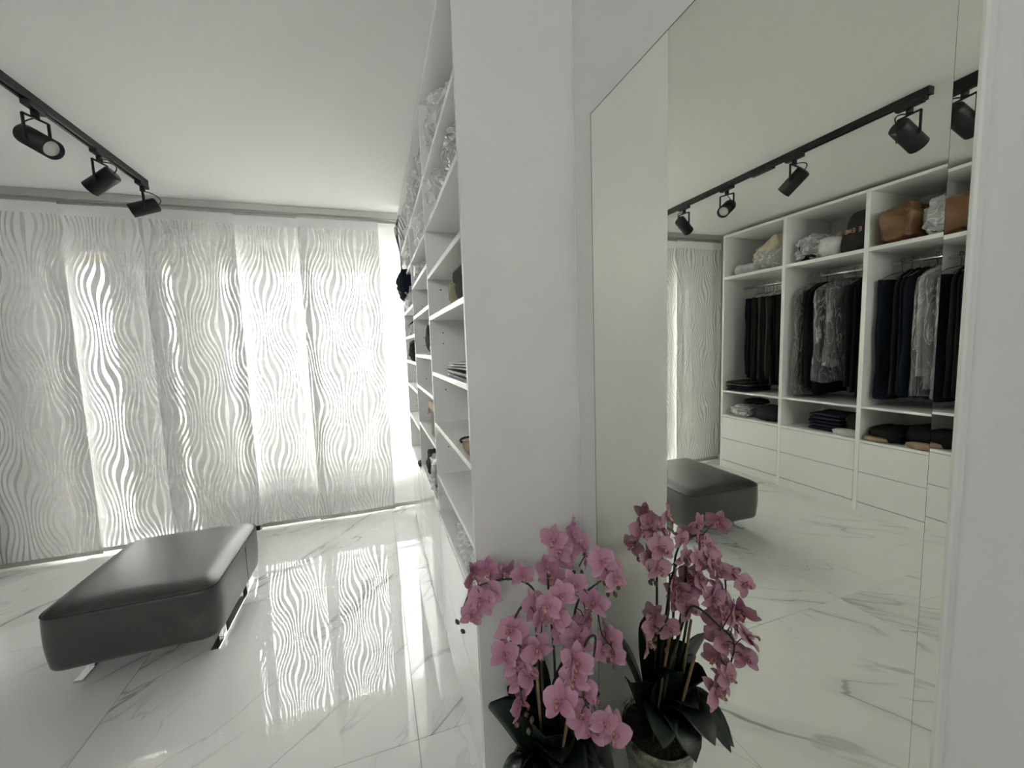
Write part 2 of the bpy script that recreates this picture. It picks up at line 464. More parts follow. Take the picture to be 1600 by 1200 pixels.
struct(obj('ground', B(-60, 60, 5.6, 120, -6.2, -6.0), 'concrete'), 'pale hazy ground far below the balcony', 'ground')

# ------------------------------------------------------------------ curtains on a ceiling rail
rail = thing('curtain_rail', (-1.2, 3.73, 2.53), 'grey aluminium curtain rail along the ceiling above the window', 'curtain rail')
for k, y in enumerate((3.668, 3.700, 3.732, 3.764)):
    obj('rail_channel', B(-2.62, 0.60, y - 0.0135, y + 0.0135, 2.545 - (0.004 if k % 2 else 0), CEIL, 0.002), 'alu', rail)
obj('rail_end_cap', B(-2.64, -2.62, 3.65, 3.78, 2.54, CEIL), 'alu', rail)
panels = [  # x0, x1, depth row, patterned, label
    (-2.60, -1.985, 3.70, True, 'leftmost patterned panel curtain, beside the wardrobe corner'),
    (-2.075, -1.435, 3.732, True, 'patterned panel curtain second from the left, before the balcony door'),
    (-1.545, -0.955, 3.70, True, 'patterned panel curtain third from the left, directly behind the bench'),
    (-1.035, -0.430, 3.732, True, 'patterned panel curtain in the middle of the wide window'),
    (-0.520, 0.098, 3.70, True, 'patterned panel curtain next to the plain one'),
    (-0.005, 0.570, 3.732, False, 'plain white unpatterned panel curtain beside the open shelves'),
]
for x0, x1, y, pat, lab in panels:
    t = thing('panel_curtain', ((x0 + x1) / 2, y, 0.02), lab, 'curtain', 'sheer panel curtains')
    ph = random.random() * 6
    def fn(u, v, x0=x0, x1=x1, y=y, ph=ph):
        x = x0 + (x1 - x0) * u; z = 0.045 + v * 2.50
        return (x, y + 0.004 * math.sin(ph + 3.0 * u + 2.2 * v) * (1 - v), z)
    g = G().grid(fn, 10, 30)
    for i, v in enumerate(g.v): pass
    c = obj('curtain_cloth', g, 'curtain' if pat else 'curtain_plain', t, origin=(x0 + 0.04, y, 0.0))
    obj('bottom_bar', B(x0, x1, y - 0.004, y + 0.004, 0.020, 0.052, 0.0015), 'alu', t)
    obj('top_carrier', B(x0, x1, y - 0.005, y + 0.005, 2.525, 2.548, 0.0015), 'alu', t)

# ------------------------------------------------------------------ mirror wall: board, mirror
bd = struct(obj('trim_1', B(0.6155, XR, 0.262, 1.1545, 0.0, CEIL, 0.0025), 'satin_panel'), 'white board that carries the mirror', 'wall board')
wm = thing('wall_mirror', (0.612, 0.655, 0.05), 'tall frameless wall mirror on the white board beside the shelf end panel', 'mirror')
obj('mirror_glass', B(MX, 0.6153, 0.2835, 1.045, 0.05, 2.08), 'mirror', wm)
tl = math.radians(2.3)
w_ = 0.2835 - 0.264
bv = G()
x_in, x_out = MX, MX - w_ * math.tan(tl)
bv.add([(x_in, 0.2832, 0.05), (x_out, 0.264, 0.05), (x_out, 0.264, 2.08), (x_in, 0.2832, 2.08),
        (0.6153, 0.2832, 0.05), (0.6153, 0.264, 0.05), (0.6153, 0.264, 2.08), (0.6153, 0.2832, 2.08)],
       [(0, 1, 2, 3), (7, 6, 5, 4), (1, 5, 6, 2), (0, 3, 7, 4), (3, 2, 6, 7), (0, 4, 5, 1)])
obj('mirror_bevel', bv, 'mirror', wm, 'narrow bevelled strip along the near edge of the mirror')
obj('mirror_edge', B(MX - 0.0004, 0.6155, 1.045, 1.0462, 0.05, 2.08), 'dark_gap', wm)
obj('mirror_edge', B(MX - 0.0004, 0.6155, 0.264, 1.0462, 2.08, 2.0812), 'dark_gap', wm)

# ------------------------------------------------------------------ open shelf unit on the right
su = thing('open_shelf_unit', (0.43, 2.33, 0.0), 'tall white open shelf unit with glossy drawers along the right wall', 'shelf unit')
T = 0.018
YE = 3.50
divs = [PY, 1.94, 2.70, YE - T]
obj('end_panel', B(SX, 0.612, PY, PY + T, 0.0, CEIL - 0.02, 0.0012), 'satin_panel', su, 'large plain satin end panel facing the viewer')
for y in divs[1:3]:
    obj('divider', B(SX, 0.612, y - T / 2, y + T / 2, 0.0, 2.55, 0.001), 'board', su)
obj('end_panel', B(SX, 0.612, YE - T, YE, 0.0, 2.55, 0.001), 'board', su)
obj('back_panel', B(0.612, 0.630, PY, YE, 0.0, 2.55), 'board', su)
obj('top_board', B(SX, 0.612, PY + T, YE - T, 2.532, 2.55, 0.001), 'edge', su)
obj('filler_strip', B(SX + 0.03, SX + 0.048, PY + T, YE, 2.55, CEIL), 'board', su)
obj('plinth', B(SX + 0.004, SX + 0.02, PY + T, YE - T, 0.0, 0.05), 'lacquer', su)
rows = [[2.22, 2.0, 1.785, 1.597, 1.34, 1.095, 0.84, 0.645],
        [2.22, 2.0, 1.845, 1.655, 1.415, 1.22, 0.975, 0.68],
        [2.22, 2.0, 1.74, 1.546, 1.36, 1.169, 0.919, 0.626]]
for b in range(3):
    y0 = divs[b] + (T if b == 0 else T / 2); y1 = divs[b + 1] - (T / 2 if b < 2 else 0)
    for z in rows[b]:
        obj('shelf', B(SX + 0.001, 0.612, y0, y1, z - 0.019, z, 0.001), 'edge', su)
    zt = rows[b][-1] - 0.021
    zm = 0.05 + (zt - 0.05) * 0.5
    obj('drawer_front', B(SX - 0.002, SX + 0.016, y0 + 0.001 - (0.006 if b else 0), y1 + 0.007, zm + 0.0015, zt, 0.001), 'lacquer', su)
    obj('drawer_front', B(SX - 0.002, SX + 0.016, y0 + 0.001 - (0.006 if b else 0), y1 + 0.007, 0.052, zm - 0.0015, 0.001), 'lacquer', su)
    for z in (2.16, 1.72, 1.52, 1.47, 1.25, 1.02, 0.97, 0.76):      # shelf-pin holes in the far side
        obj('pin_hole', G().lathe([(0.0035, 0), (0.0001, 0.0)], n=8, M4=Matrix.Translation((SX + 0.06, y1 - 0.0006, z)) @ Matrix.Rotation(math.radians(90), 4, 'X')), 'dark_gap', su)

# ------------------------------------------------------------------ wardrobe on the left wall (seen in the mirror)
WXF = -2.45
wu = thing('wardrobe', (-2.75, 2.1, 0.0), 'white open wardrobe with hanging rails and glossy drawers along the left wall', 'wardrobe')
wy = [3.53, 2.83, 2.16, 1.48, 0.80]
obj('side_panel', B(XL + 0.005, WXF, wy[0] - 0.022, wy[0], 0.0, 2.55, 0.0012), 'edge', wu)
obj('side_panel', B(XL + 0.005, WXF, wy[4], wy[4] + 0.022, 0.0, 2.55, 0.0012), 'edge', wu)
for y in wy[1:4]:
    obj('divider', B(XL + 0.005, WXF, y - 0.016, y + 0.016, 0.0, 2.55, 0.0012), 'edge', wu)
obj('back_panel', B(XL + 0.003, XL + 0.015, wy[4], wy[0], 0.0, 2.55), 'board', wu)
obj('top_board', B(XL + 0.005, WXF + 0.001, wy[4] + 0.022, wy[0] - 0.022, 2.528, 2.55, 0.0012), 'edge', wu)
obj('plinth', B(WXF - 0.02, WXF - 0.004, wy[4], wy[0], 0.0, 0.078), 'lacquer', wu)
SH1, SH2, SH3 = 2.11, 0.87, 0.595
for b in range(4):
    ya, yb = wy[b + 1] + (0.016 if b < 3 else 0.022), wy[b] - (0.016 if b else 0.022)
    for z, th in ((SH1, 0.03), (SH2, 0.018), (SH3, 0.02)):
        obj('shelf', B(XL + 0.015, WXF - 0.001, ya, yb, z - th, z, 0.0012), 'edge', wu)
    for z0, z1 in ((0.335, 0.572), (0.085, 0.331)):
        obj('drawer_front', B(WXF - 0.018, WXF + 0.0005, ya + 0.002, yb - 0.002, z0, z1, 0.0012), 'lacquer', wu)
    rod = obj('hanging_rail', G().tube([(-2.74, ya, 1.99), (-2.74, yb, 1.99)], 0.013, 12), 'chrome', wu)

# ------------------------------------------------------------------ ottoman bench
bx0, bx1, by0, by1, bz0, bz1 = -1.43, -0.775, 2.16, 2.925, 0.100, 0.395
bench = thing('ottoman_bench', ((bx0 + bx1) / 2, (by0 + by1) / 2, 0), 'grey leather ottoman bench on two chrome sled runners', 'bench')
def cushion():
    bm = bmesh.new(); bmesh.ops.create_cube(bm, size=2.0)
    bmesh.ops.subdivide_edges(bm, edges=list(bm.edges), cuts=17, use_grid_fill=True)
    hx, hy, hz = (bx1 - bx0) / 2, (by1 - by0) / 2, (bz1 - bz0) / 2
    for v in bm.verts:
        a, b, c = v.co
        r = 0.075                    # rounding
        p = Vector((a * hx, b * hy, c * hz))
        rz = 0.045 if c > 0 else 0.028
        q = Vector((max(-hx + r, min(hx - r, p.x)), max(-hy + r, min(hy - r, p.y)), max(-hz + rz, min(hz - rz, p.z))))
        d = p - q
        d = Vector((d.x / r, d.y / r, d.z / rz))
        if d.length > 1e-6:
            mxd = max(abs(d.x), abs(d.y), abs(d.z))
            d = d.normalized() * mxd
        p = q + Vector((d.x * r, d.y * r, d.z * rz))
        # softly bulging sides and crown, taper towards the bottom
        k = 1 - 0.022 * max(0, -c) ** 1.5
        p.x *= k * (1 + 0.010 * (1 - c * c)); p.y *= k * (1 + 0.012 * (1 - c * c))
        if c > 0.5:
            p.z += 0.014 * (1 - a * a) * (1 - b * b)
        if c < -0.5:
            p.z += 0.006 * (1 - a * a)
        v.co = p + Vector(((bx0 + bx1) / 2, (by0 + by1) / 2, (bz0 + bz1) / 2))
    g = G(); bm.verts.index_update()
    g.add([v.co.copy() for v in bm.verts], [[v.index for v in f.verts] for f in bm.faces], True)
    bm.free(); return g
cu = obj('cushion', cushion(), 'leather', bench)
def rrect(z, ins, r=0.055, n=8):
    pts = []
    X0, X1, Y0, Y1 = bx0 + ins, bx1 - ins, by0 + ins, by1 - ins
    for cx_, cy_, a0 in ((X1 - r, Y1 - r, 0), (X0 + r, Y1 - r, 90), (X0 + r, Y0 + r, 180), (X1 - r, Y0 + r, 270)):
        for k in range(n + 1):
            a = math.radians(a0 + 90 * k / n); pts.append((cx_ + r * math.cos(a), cy_ + r * math.sin(a), z))
    pts.append(pts[0]); return pts
obj('seam', G().tube(rrect(bz1 - 0.030, 0.0012, 0.072), 0.0032, 6, False), 'seam', cu)
mid = 2.62
obj('seam', G().tube([(bx1 + 0.0035 - 0.0, mid, z) for z in (bz0 + 0.05, 0.2, 0.25, 0.3, bz1 - 0.05)], 0.0016, 6), 'seam', cu)
obj('care_tag', B(-0.79, -0.768, by1 - 0.004, by1 + 0.012, 0.315, 0.345), 'black_metal', cu, 'small black fabric tag')
for x in (-1.355, -0.832):
    ru = obj('runner', B(x - 0.019, x + 0.019, by0 + 0.085, by1 - 0.02, 0.0, 0.012, 0.002), 'chrome', bench)
    obj('runner_bar', B(x - 0.012, x + 0.012, by0 + 0.11, by1 - 0.06, 0.088, 0.106, 0.002), 'black_metal', bench)
    for y in (by0 + 0.20, by1 - 0.16):
        obj('leg', B(x - 0.012, x + 0.012, y - 0.02, y + 0.02, 0.012, 0.10, 0.002), 'chrome', bench)

# ------------------------------------------------------------------ track lights
TX = -1.335
tr = thing('lighting_track', (TX, 2.3, 2.56), 'black ceiling lighting track running towards the window', 'lighting track')
tg = G(); y0, y1 = 1.27, 3.335
prof = [(-0.018, CEIL), (-0.018, CEIL - 0.034), (-0.006, CEIL - 0.034), (-0.006, CEIL - 0.024), (0.006, CEIL - 0.024), (0.006, CEIL - 0.034), (0.018, CEIL - 0.034), (0.018, CEIL)]
tg.add([(TX + a, y, z) for y in (y0, y1) for a, z in prof], [[i, (i + 1) % 8, 8 + (i + 1) % 8, 8 + i] for i in range(8)] + [list(range(8)), list(range(15, 7, -1))])
obj('track_profile', tg, 'black_metal', tr)
obj('end_cap', B(TX - 0.019, TX + 0.019, y1, y1 + 0.006, CEIL - 0.036, CEIL, 0.001), 'black_metal', tr)
obj('end_cap', B(TX - 0.019, TX + 0.019, y0 - 0.006, y0, CEIL - 0.036, CEIL, 0.001), 'black_metal', tr)
obj('feed_connector', B(TX - 0.017, TX + 0.017, 2.06, 2.22, CEIL - 0.046, CEIL - 0.033, 0.002), 'black_metal', tr)
obj('feed_connector', B(TX - 0.017, TX + 0.017, y0 + 0.01, y0 + 0.10, CEIL - 0.050, CEIL - 0.033, 0.002), 'black_metal', tr)

def track_spot(y, d, lab, L=0.150, R=0.042):
    d = Vector(d).normalized()
    t = thing('track_spotlight', (TX, y, 2.36), lab, 'spotlight', 'black spotlights on the ceiling track')
    obj('adapter', B(TX - 0.016, TX + 0.016, y - 0.055, y + 0.055, CEIL - 0.056, CEIL - 0.033, 0.003), 'black_metal', t)
    obj('pivot', G().tube([(TX, y, CEIL - 0.056), (TX, y, CEIL - 0.085)], 0.014, 16), 'black_metal', t)
    c = Vector((TX, y, CEIL - 0.185))
    h = Vector((d.x, d.y, 0)).normalized(); s = Vector((-h.y, h.x, 0))      # bracket axis across the beam
    top = CEIL - 0.088
    for sg in (-1, 1):
        br = G(); p = c + s * (R + 0.006) * sg
        q = Vector((p.x, p.y, top))
        br.tube([p - Vector((0, 0, 0.012)), q], 0.006, 8)
        br.tube([q, Vector((TX, y, top))], 0.005, 8)
        obj('bracket_arm', br, 'black_metal', t)
    zq = Vector((0, 0, 1)).rotation_difference(d)
    M4 = Matrix.Translation(c) @ zq.to_matrix().to_4x4()
    hl = L / 2
    hd_ = obj('lamp_head', G().lathe([(0.0005, -hl), (R - 0.008, -hl), (R - 0.001, -hl + 0.006), (R, -hl + 0.012), (R, hl), (R - 0.004, hl), (R - 0.005, hl - 0.012), (R - 0.010, hl - 0.014)], n=28, M4=M4), 'black_metal', t)
    obj('lens', G().lathe([(R - 0.010, hl - 0.014), (0.012, hl - 0.012), (0.0003, hl - 0.0115)], n=28, M4=M4), 'lens', hd_)
    e = c - d * hl
    k1 = Vector((TX, y + 0.012, CEIL - 0.08))
    mid_ = (e + k1) / 2 - h * 0.045 + Vector((0, 0.01, 0.0))
    pts = [((1 - u) ** 3) * k1 + 3 * u * (1 - u) ** 2 * (k1 - h * 0.05) + 3 * u * u * (1 - u) * (e - d * 0.05 + Vector((0, 0, 0.01))) + u ** 3 * e for u in [i / 12 for i in range(13)]]
    obj('cable', G().tube(pts, 0.003, 6), 'black_metal', t)
    return t
track_spot(3.30, (-0.85, -0.30, -0.42), 'black track spotlight nearest the curtains, at the far end of the track')
track_spot(2.87, (-0.80, 0.15, -0.55), 'second black track spotlight from the curtains, tilted towards the wardrobe')
track_spot(2.43, (0.78, -0.30, -0.50), 'black track spotlight with its round lens turned towards the viewer')
track_spot(1.92, (0.15, 0.72, -0.60), 'fourth black track spotlight from the curtains, seen only in the mirror')
track_spot(1.345, (-0.74, -0.10, -0.46), 'black track spotlight at the near end of the track, seen only in the mirror', L=0.16, R=0.043)

# ------------------------------------------------------------------ soft goods helpers
def blob(c, s, seed, amp=0.12, freq=2.4, p=3.0, nu=22, nv=14, tilt=0.0, smooth=True, crease=0.0):
    """soft, lumpy, flat-bottomed bag; c = base centre, s = full size"""
    g = G(); c = Vector(c); hx, hy, hz = s[0] / 2, s[1] / 2, s[2] / 2
    so = Vector((seed * 3.17, seed * 1.31, seed * 2.11))
    ct, st = math.cos(tilt), math.sin(tilt)
    def sp(a): return math.copysign(abs(a) ** (2 / p), a)
    def fn(u, v):
        th = 2 * math.pi * u; ph = -math.pi / 2 + math.pi * v
        d = Vector((sp(math.cos(ph)) * sp(math.cos(th)), sp(math.cos(ph)) * sp(math.sin(th)), sp(math.sin(ph))))
        n_ = noise.noise(d * freq + so) * amp + noise.noise(d * freq * 2.7 + so) * amp * 0.5
        if crease: n_ += -abs(noise.noise(d * freq * 2.0 + so * 2)) * crease + crease * 0.3
        q = d * (1 + n_)
        q = Vector((q.x * hx, q.y * hy, max(q.z, -0.97) * hz))
        q = Vector((q.x, q.y * ct - q.z * st * 0.6, q.z * ct + q.y * st * 0.6)) if tilt else q
        return c + q + Vector((0, 0, hz * 0.97))
    return g.grid(fn, nu, nv, smooth, close_u=True)

def drop(g, z):
    lo = min(v.z for v in g.v)
    for v in g.v: v.z += z - lo
    return g

def slab(x0, x1, y0, y1, z0, z1, seed, amp=0.006, r=None):
    """folded textile: soft rounded slab"""
    g = G(); r = r or min(0.02, (z1 - z0) * 0.48)
    hx, hy, hz = (x1 - x0) / 2, (y1 - y0) / 2, (z1 - z0) / 2
    c = Vector(((x0 + x1) / 2, (y0 + y1) / 2, (z0 + z1) / 2)); so = Vector((seed * 2.3, seed * 5.1, seed))
    def sp(a, p): return math.copysign(abs(a) ** (2 / p), a)
    def fn(u, v):
        th = 2 * math.pi * u; ph = -math.pi / 2 + math.pi * v
        k = sp(math.cos(ph), 3.2)
        d = Vector((k * sp(math.cos(th), 9), k * sp(math.sin(th), 9), sp(math.sin(ph), 3.2)))
        q = Vector((d.x * hx, d.y * hy, d.z * hz))
        w = noise.noise(Vector((q.x * 14, q.y * 14, 0)) + so) * amp
        return c + q + Vector((w * 0.6, w * 0.6, (w if d.z > 0 else 0)))
    return g.grid(fn, 28, 8, True, close_u=True)

ROD = -2.74
def hanger_geo(y, zt, w, ang):
    """wire hanger: hook over the rail and sloping shoulders"""
    ca, sa = math.cos(ang), math.sin(ang)
    def L(a, z): return (ROD + a * ca, y + a * sa, z)
    g = G()
    hook = [L(0.017 * math.cos(t), zt + 0.0135 * 0 + 0.017 * math.sin(t)) for t in [math.radians(k) for k in range(-40, 200, 24)]]
    g.tube([L(0, zt - 0.085), L(0.0, zt - 0.035), L(0.012, zt - 0.014)] + hook, 0.002, 6)
    g.tube([L(-w / 2, zt - 0.15), L(-w * 0.25, zt - 0.105), L(0, zt - 0.085), L(w * 0.25, zt - 0.105), L(w / 2, zt - 0.15), L(0, zt - 0.152), L(-w / 2, zt - 0.15)], 0.0028, 6)
    return g

def garment_geo(y, zt, w, length, th, ang, seed, kind='coat', grow=0.0, flare=0.0):
    """hanging garment, width across the rail, thickness along it"""
    g = G(); ca, sa = math.cos(ang), math.sin(ang)
    so = Vector((seed * 4.7, seed * 1.9, seed * 0.7))
    top = zt - (0.075 if kind == 'coat' else 0.145)
    def fn(u, v):
        th_ = 2 * math.pi * u
        z = -v * length
        if kind == 'coat':
            k = min(1.0, 0.16 + 0.84 * (min(1, v / 0.12)) ** 0.7)
            tk = min(1.0, 0.30 + v * 7)
        else:
            k = 1.0 - 0.04 * v; tk = min(1.0, 0.45 + v * 8)
        k *= 1 + flare * v
        a = math.copysign(abs(math.cos(th_)) ** 0.7, math.cos(th_)) * (w / 2 * k + grow)
        b = math.copysign(abs(math.sin(th_)) ** 0.8, math.sin(th_)) * (th / 2 * tk + grow)
        fold = 0.30 * th * noise.noise(Vector((a * 22, 0, v * 1.3)) + so) + 0.12 * th * noise.noise(Vector((a * 55, b * 40, v * 5)) + so)
        a2 = a + 0.02 * noise.noise(Vector((v * 3, b * 30, 3)) + so)
        b2 = b + fold * min(1, v * 4 + 0.2)
        zz = top + z + (0.03 * noise.noise(Vector((a * 9, b * 12, 1)) + so) if v > 0.93 else 0)
        return (ROD + a2 * ca - b2 * sa, y + a2 * sa + b2 * ca, zz)
    g.grid(fn, 26, 18, True, close_u=True)
    k = len(g.v) - 26
    g.f.append(list(range(k, k + 26))); g.sm.append(False)
    g.f.append(list(range(len(g.v) - 26 - 18 * 26, len(g.v) - 18 * 26))[::-1]); g.sm.append(False)
    return g

def hang(name, y, fab, lab, cat, group, length=0.95, w=0.44, th=0.045, ang=0.0, seed=1, kind='coat', cover=None, flare=0.0, dots=False):
    t = thing(name, (ROD, y, 1.99 - 0.15 - length), lab, cat, group)
    zt = 2.004
    obj('hanger', hanger_geo(y, zt, min(w, 0.42), ang), 'chrome' if seed % 3 else 'black_metal', t)
    gg = garment_geo(y, zt, w, length, th, ang, seed, kind, 0, flare)
    gob = obj('garment', gg, FAB[fab], t)
    if cover:
        obj('plastic_cover', garment_geo(y, zt + 0.01, w + 0.03, length + cover, th + 0.035, ang, seed + 31, 'coat', 0.006, flare + 0.04), 'plastic_thin', t, 'clear crinkled garment cover')
    return t

# bay 1: trousers
tcol = ['navy', 'navy', 'brown', 'charcoal', 'taupe', 'green', 'navy', 'taupe', 'black', 'black', 'charcoal', 'black', 'navy']
names = {'navy': 'navy', 'brown': 'dark brown', 'charcoal': 'charcoal', 'taupe': 'taupe', 'green': 'dark green', 'black': 'black', 'grey': 'grey'}
order = ['first', 'second', 'third', 'fourth', 'fifth', 'sixth', 'seventh', 'eighth', 'ninth', 'tenth', 'eleventh', 'twelfth', 'thirteenth', 'fourteenth']
for i, c in enumerate(tcol):
    y = 3.34 - i * 0.037
    hang('hanging_trousers', y, c, f'{names[c]} trousers on a hanger, {order[i]} from the curtains in the wardrobe', 'trousers',
         'trousers hanging in the wardrobe', length=0.80 + 0.05 * ((i * 7) % 3), w=0.36 + 0.02 * (i % 2), th=0.030, ang=random.uniform(-0.08, 0.08), seed=i + 1, kind='pants')
# bay 2: dark garments, a grey covered coat at the far side, two covered jackets turned outwards
hang('hanging_coat', 2.745, 'grey', 'long grey coat in a clear cover beside the wardrobe divider', 'coat', 'garments in the middle wardrobe bay', length=1.02, w=0.44, th=0.05, seed=41, cover=0.02)
for i, y in enumerate((2.680, 2.630, 2.580, 2.318, 2.268, 2.218)):
    hang('hanging_garment', y, 'black' if i % 3 else 'charcoal', f'dark garment hanging {order[i]} from the grey covered coat', 'garment',
         'garments in the middle wardrobe bay', length=0.92 + 0.04 * (i % 3), w=0.46, th=0.046, ang=random.uniform(-0.03, 0.03), seed=50 + i)
hang('hanging_jacket', 2.490, 'charcoal', 'jacket in a shiny clear cover turned outwards among black garments', 'jacket', 'covered jackets in the wardrobe', length=0.80, w=0.50, th=0.045, ang=0.20, seed=71, cover=0.10)
hang('hanging_jacket', 2.400, 'grey', 'lighter jacket in a clear cover, nearer of the two covered jackets', 'jacket', 'covered jackets in the wardrobe', length=0.68, w=0.52, th=0.045, ang=0.20, seed=72, cover=0.08)
# bay 3: spotted navy dress, black garments, dry-cleaned whites, black
hang('hanging_dress', 2.075, 'navy', 'navy dress on a black hanger beside the divider of the third bay', 'dress', 'garments in the near wardrobe bay', length=0.93, w=0.44, th=0.05, ang=0.15, seed=81, kind='pants')
for i in range(4):
    hang('hanging_garment', 2.015 - i * 0.05, 'black' if i != 2 else 'navy', f'dark garment hanging {order[i]} from the navy dress', 'garment', 'garments in the near wardrobe bay', length=0.96, w=0.46, th=0.048, ang=random.uniform(-0.1, 0.1), seed=90 + i)
for i, c in enumerate(('white', 'grey', 'white', 'taupe')):
    hang('hanging_shirt', 1.800 - i * 0.062, c, f'{("white", "grey", "second white", "taupe")[i]} shirt in a clear dry-cleaning cover with tags', 'shirt', 'dry-cleaned shirts in clear covers', length=0.80 - 0.06 * (i % 2), w=0.50, th=0.03, ang=0.16, seed=100 + i, cover=0.16)
for i in range(2):
    hang('hanging_garment', 1.562 - i * 0.048, 'charcoal' if i else 'black', ('black garment right behind the dry-cleaned shirts', 'charcoal garment at the near end of the third bay')[i], 'garment', 'garments in the near wardrobe bay', length=0.98, w=0.46, th=0.042, seed=110 + i)
for i in range(6):
    hang('hanging_garment', 1.38 - i * 0.085, ('black', 'navy', 'charcoal')[i % 3], f'dark garment hanging {order[i]} in the wardrobe bay beyond the mirror view', 'garment', 'garments in the last wardrobe bay', length=0.9, w=0.46, th=0.055, seed=120 + i)

# top shelf of the wardrobe
tag(obj('folded_bundle', slab(-2.86, -2.52, 3.18, 3.47, SH1, SH1 + 0.12, 3, 0.02, 0.05), FAB['white']), 'white cloth bundle on the top wardrobe shelf next to the curtains', 'bundle')
t = thing('wrapped_box', (-2.70, 3.02, SH1), 'beige box half in clear plastic leaning on a white bundle', 'box')
g = B(-0.16, 0.16, -0.17, 0.17, -0.055, 0.055, 0.012)
Rm = Matrix.Rotation(math.radians(-24), 4, 'X') @ Matrix.Rotation(math.radians(12), 4, 'Z')
for i, v in enumerate(g.v): g.v[i] = Rm @ v + Vector((-2.66, 3.04, 0))
drop(g, SH1 + 0.09)
obj('box_body', g, FAB['beige'], t)
obj('plastic_wrap', drop(blob((-2.70, 3.06, SH1), (0.40, 0.40, 0.29), 5, 0.16, 2.6, crease=0.12), SH1), 'plastic', t)
def wrapped(name, c, s, seed, fab, lab, cat, tilt=0.0, wrapmat='plastic', inner=0.86):
    t = thing(name, c, lab, cat)
    obj('bag_body', drop(blob(c, [q * inner for q in s], seed, 0.12, 2.0, tilt=tilt), c[2] + 0.002), FAB[fab] if fab in FAB else fab, t)
    obj('plastic_wrap', drop(blob(c, s, seed + 3, 0.20, 3.2, tilt=tilt, crease=0.30, nu=24, nv=15, smooth=False), c[2]), wrapmat, t)
    return t
wrapped('wrapped_bag', (-2.68, 2.68, SH1), (0.36, 0.26, 0.24), 8, 'charcoal', 'dark bag in clear plastic on the middle top wardrobe shelf', 'bag')
tag(obj('dust_pouch', drop(blob((-2.55, 2.47, SH1), (0.18, 0.18, 0.17), 9, 0.2), SH1), FAB['white']), 'small white cloth pouch between two dark bags', 'pouch')
t = thing('dust_bag', (-2.66, 2.30, SH1), 'dark grey dust bag with copper lettering and a drawstring', 'bag')
db = G()
def dfn(u, v):
    th_ = 2 * math.pi * u
    k = 1 - 0.55 * max(0, v - 0.45) / 0.55
    a = math.copysign(abs(math.cos(th_)) ** 0.5, math.cos(th_)); b_ = math.copysign(abs(math.sin(th_)) ** 0.5, math.sin(th_))
    w = noise.noise(Vector((a * 2, b_ * 2, v * 3))) * 0.02
    return (-2.66 + a * (0.15 * k + w), 2.305 + b_ * (0.105 * (1 - 0.35 * max(0, v - 0.5))) - 0.02 * v + w * 0.4, SH1 + 0.002 + v * 0.33)
db.grid(dfn, 26, 12, True, close_u=True); kk = len(db.v) - 26; db.f.append(list(range(kk, kk + 26))); db.sm.append(True)
db.f.append(list(range(26))[::-1]); db.sm.append(False)
body = obj('bag_body', db, FAB['dustbag'], t)
obj('drawstring', G().tube([(-2.60, 2.25 + 0.06 * math.cos(a), SH1 + 0.26 + 0.05 * math.sin(a)) for a in [k * 0.3 for k in range(11)]], 0.004, 6), FAB['black'], body)
lt = G()                      # copper letters, too small in the photograph to read
x_l = -2.66 + 0.152
def stroke(y0_, z0_, y1_, z1_):
    d = Vector((0, y1_ - y0_, z1_ - z0_)); nrm = Vector((0, -d.z, d.y)).normalized() * 0.0035
    a, b2 = Vector((x_l, y0_, z0_)), Vector((x_l, y1_, z1_))
    o2 = Vector((0.004, 0, 0))
    lt.add([a - nrm, a + nrm, b2 + nrm, b2 - nrm, a - nrm + o2, a + nrm + o2, b2 + nrm + o2, b2 - nrm + o2], [(3, 2, 1, 0), (4, 5, 6, 7), (0, 1, 5, 4), (1, 2, 6, 5), (2, 3, 7, 6), (3, 0, 4, 7)])
zl = SH1 + 0.155
for yl, L_ in ((2.385, 'N'), (2.335, 'E'), (2.308, 'N'), (2.281, 'E'), (2.235, 'E')):
    if L_ == 'N':
        stroke(yl, zl, yl, zl + 0.03); stroke(yl, zl + 0.03, yl + 0.018, zl); stroke(yl + 0.018, zl, yl + 0.018, zl + 0.03)
    else:
        stroke(yl, zl, yl, zl + 0.03)
        for q in (0, 0.015, 0.03): stroke(yl, zl + q, yl + 0.016, zl + q)
obj('lettering', lt, 'copper_print', body, 'copper coloured lettering')
t = thing('leather_bag', (-2.64, 1.98, SH1), 'tan brown leather bag slumped on the top wardrobe shelf', 'bag')
lb = obj('bag_body', drop(blob((-2.64, 1.985, SH1), (0.40, 0.24, 0.27), 14, 0.20, 1.7, p=3.4, crease=0.20, nu=36, nv=22), SH1), 'brown_leather', t)
obj('handle', G().tube([(-2.60, 1.94 + 0.07 * math.cos(a), SH1 + 0.20 + 0.06 * math.sin(a)) for a in [k * 0.314 for k in range(11)]], 0.008, 8), 'brown_leather', lb)
wrapped('wrapped_bag', (-2.66, 1.76, SH1), (0.40, 0.19, 0.27), 17, 'charcoal', 'charcoal bag in clear plastic beside the tan leather bag', 'bag')
wrapped('wrapped_bag', (-2.66, 1.59, SH1), (0.40, 0.19, 0.34), 19, 'black', 'black bag in tall clear plastic, farther from the tan leather bag', 'bag')
wrapped('wrapped_bag', (-2.66, 1.20, SH1), (0.40, 0.34, 0.26), 23, 'grey', 'grey bag in clear plastic in the last wardrobe bay', 'bag')

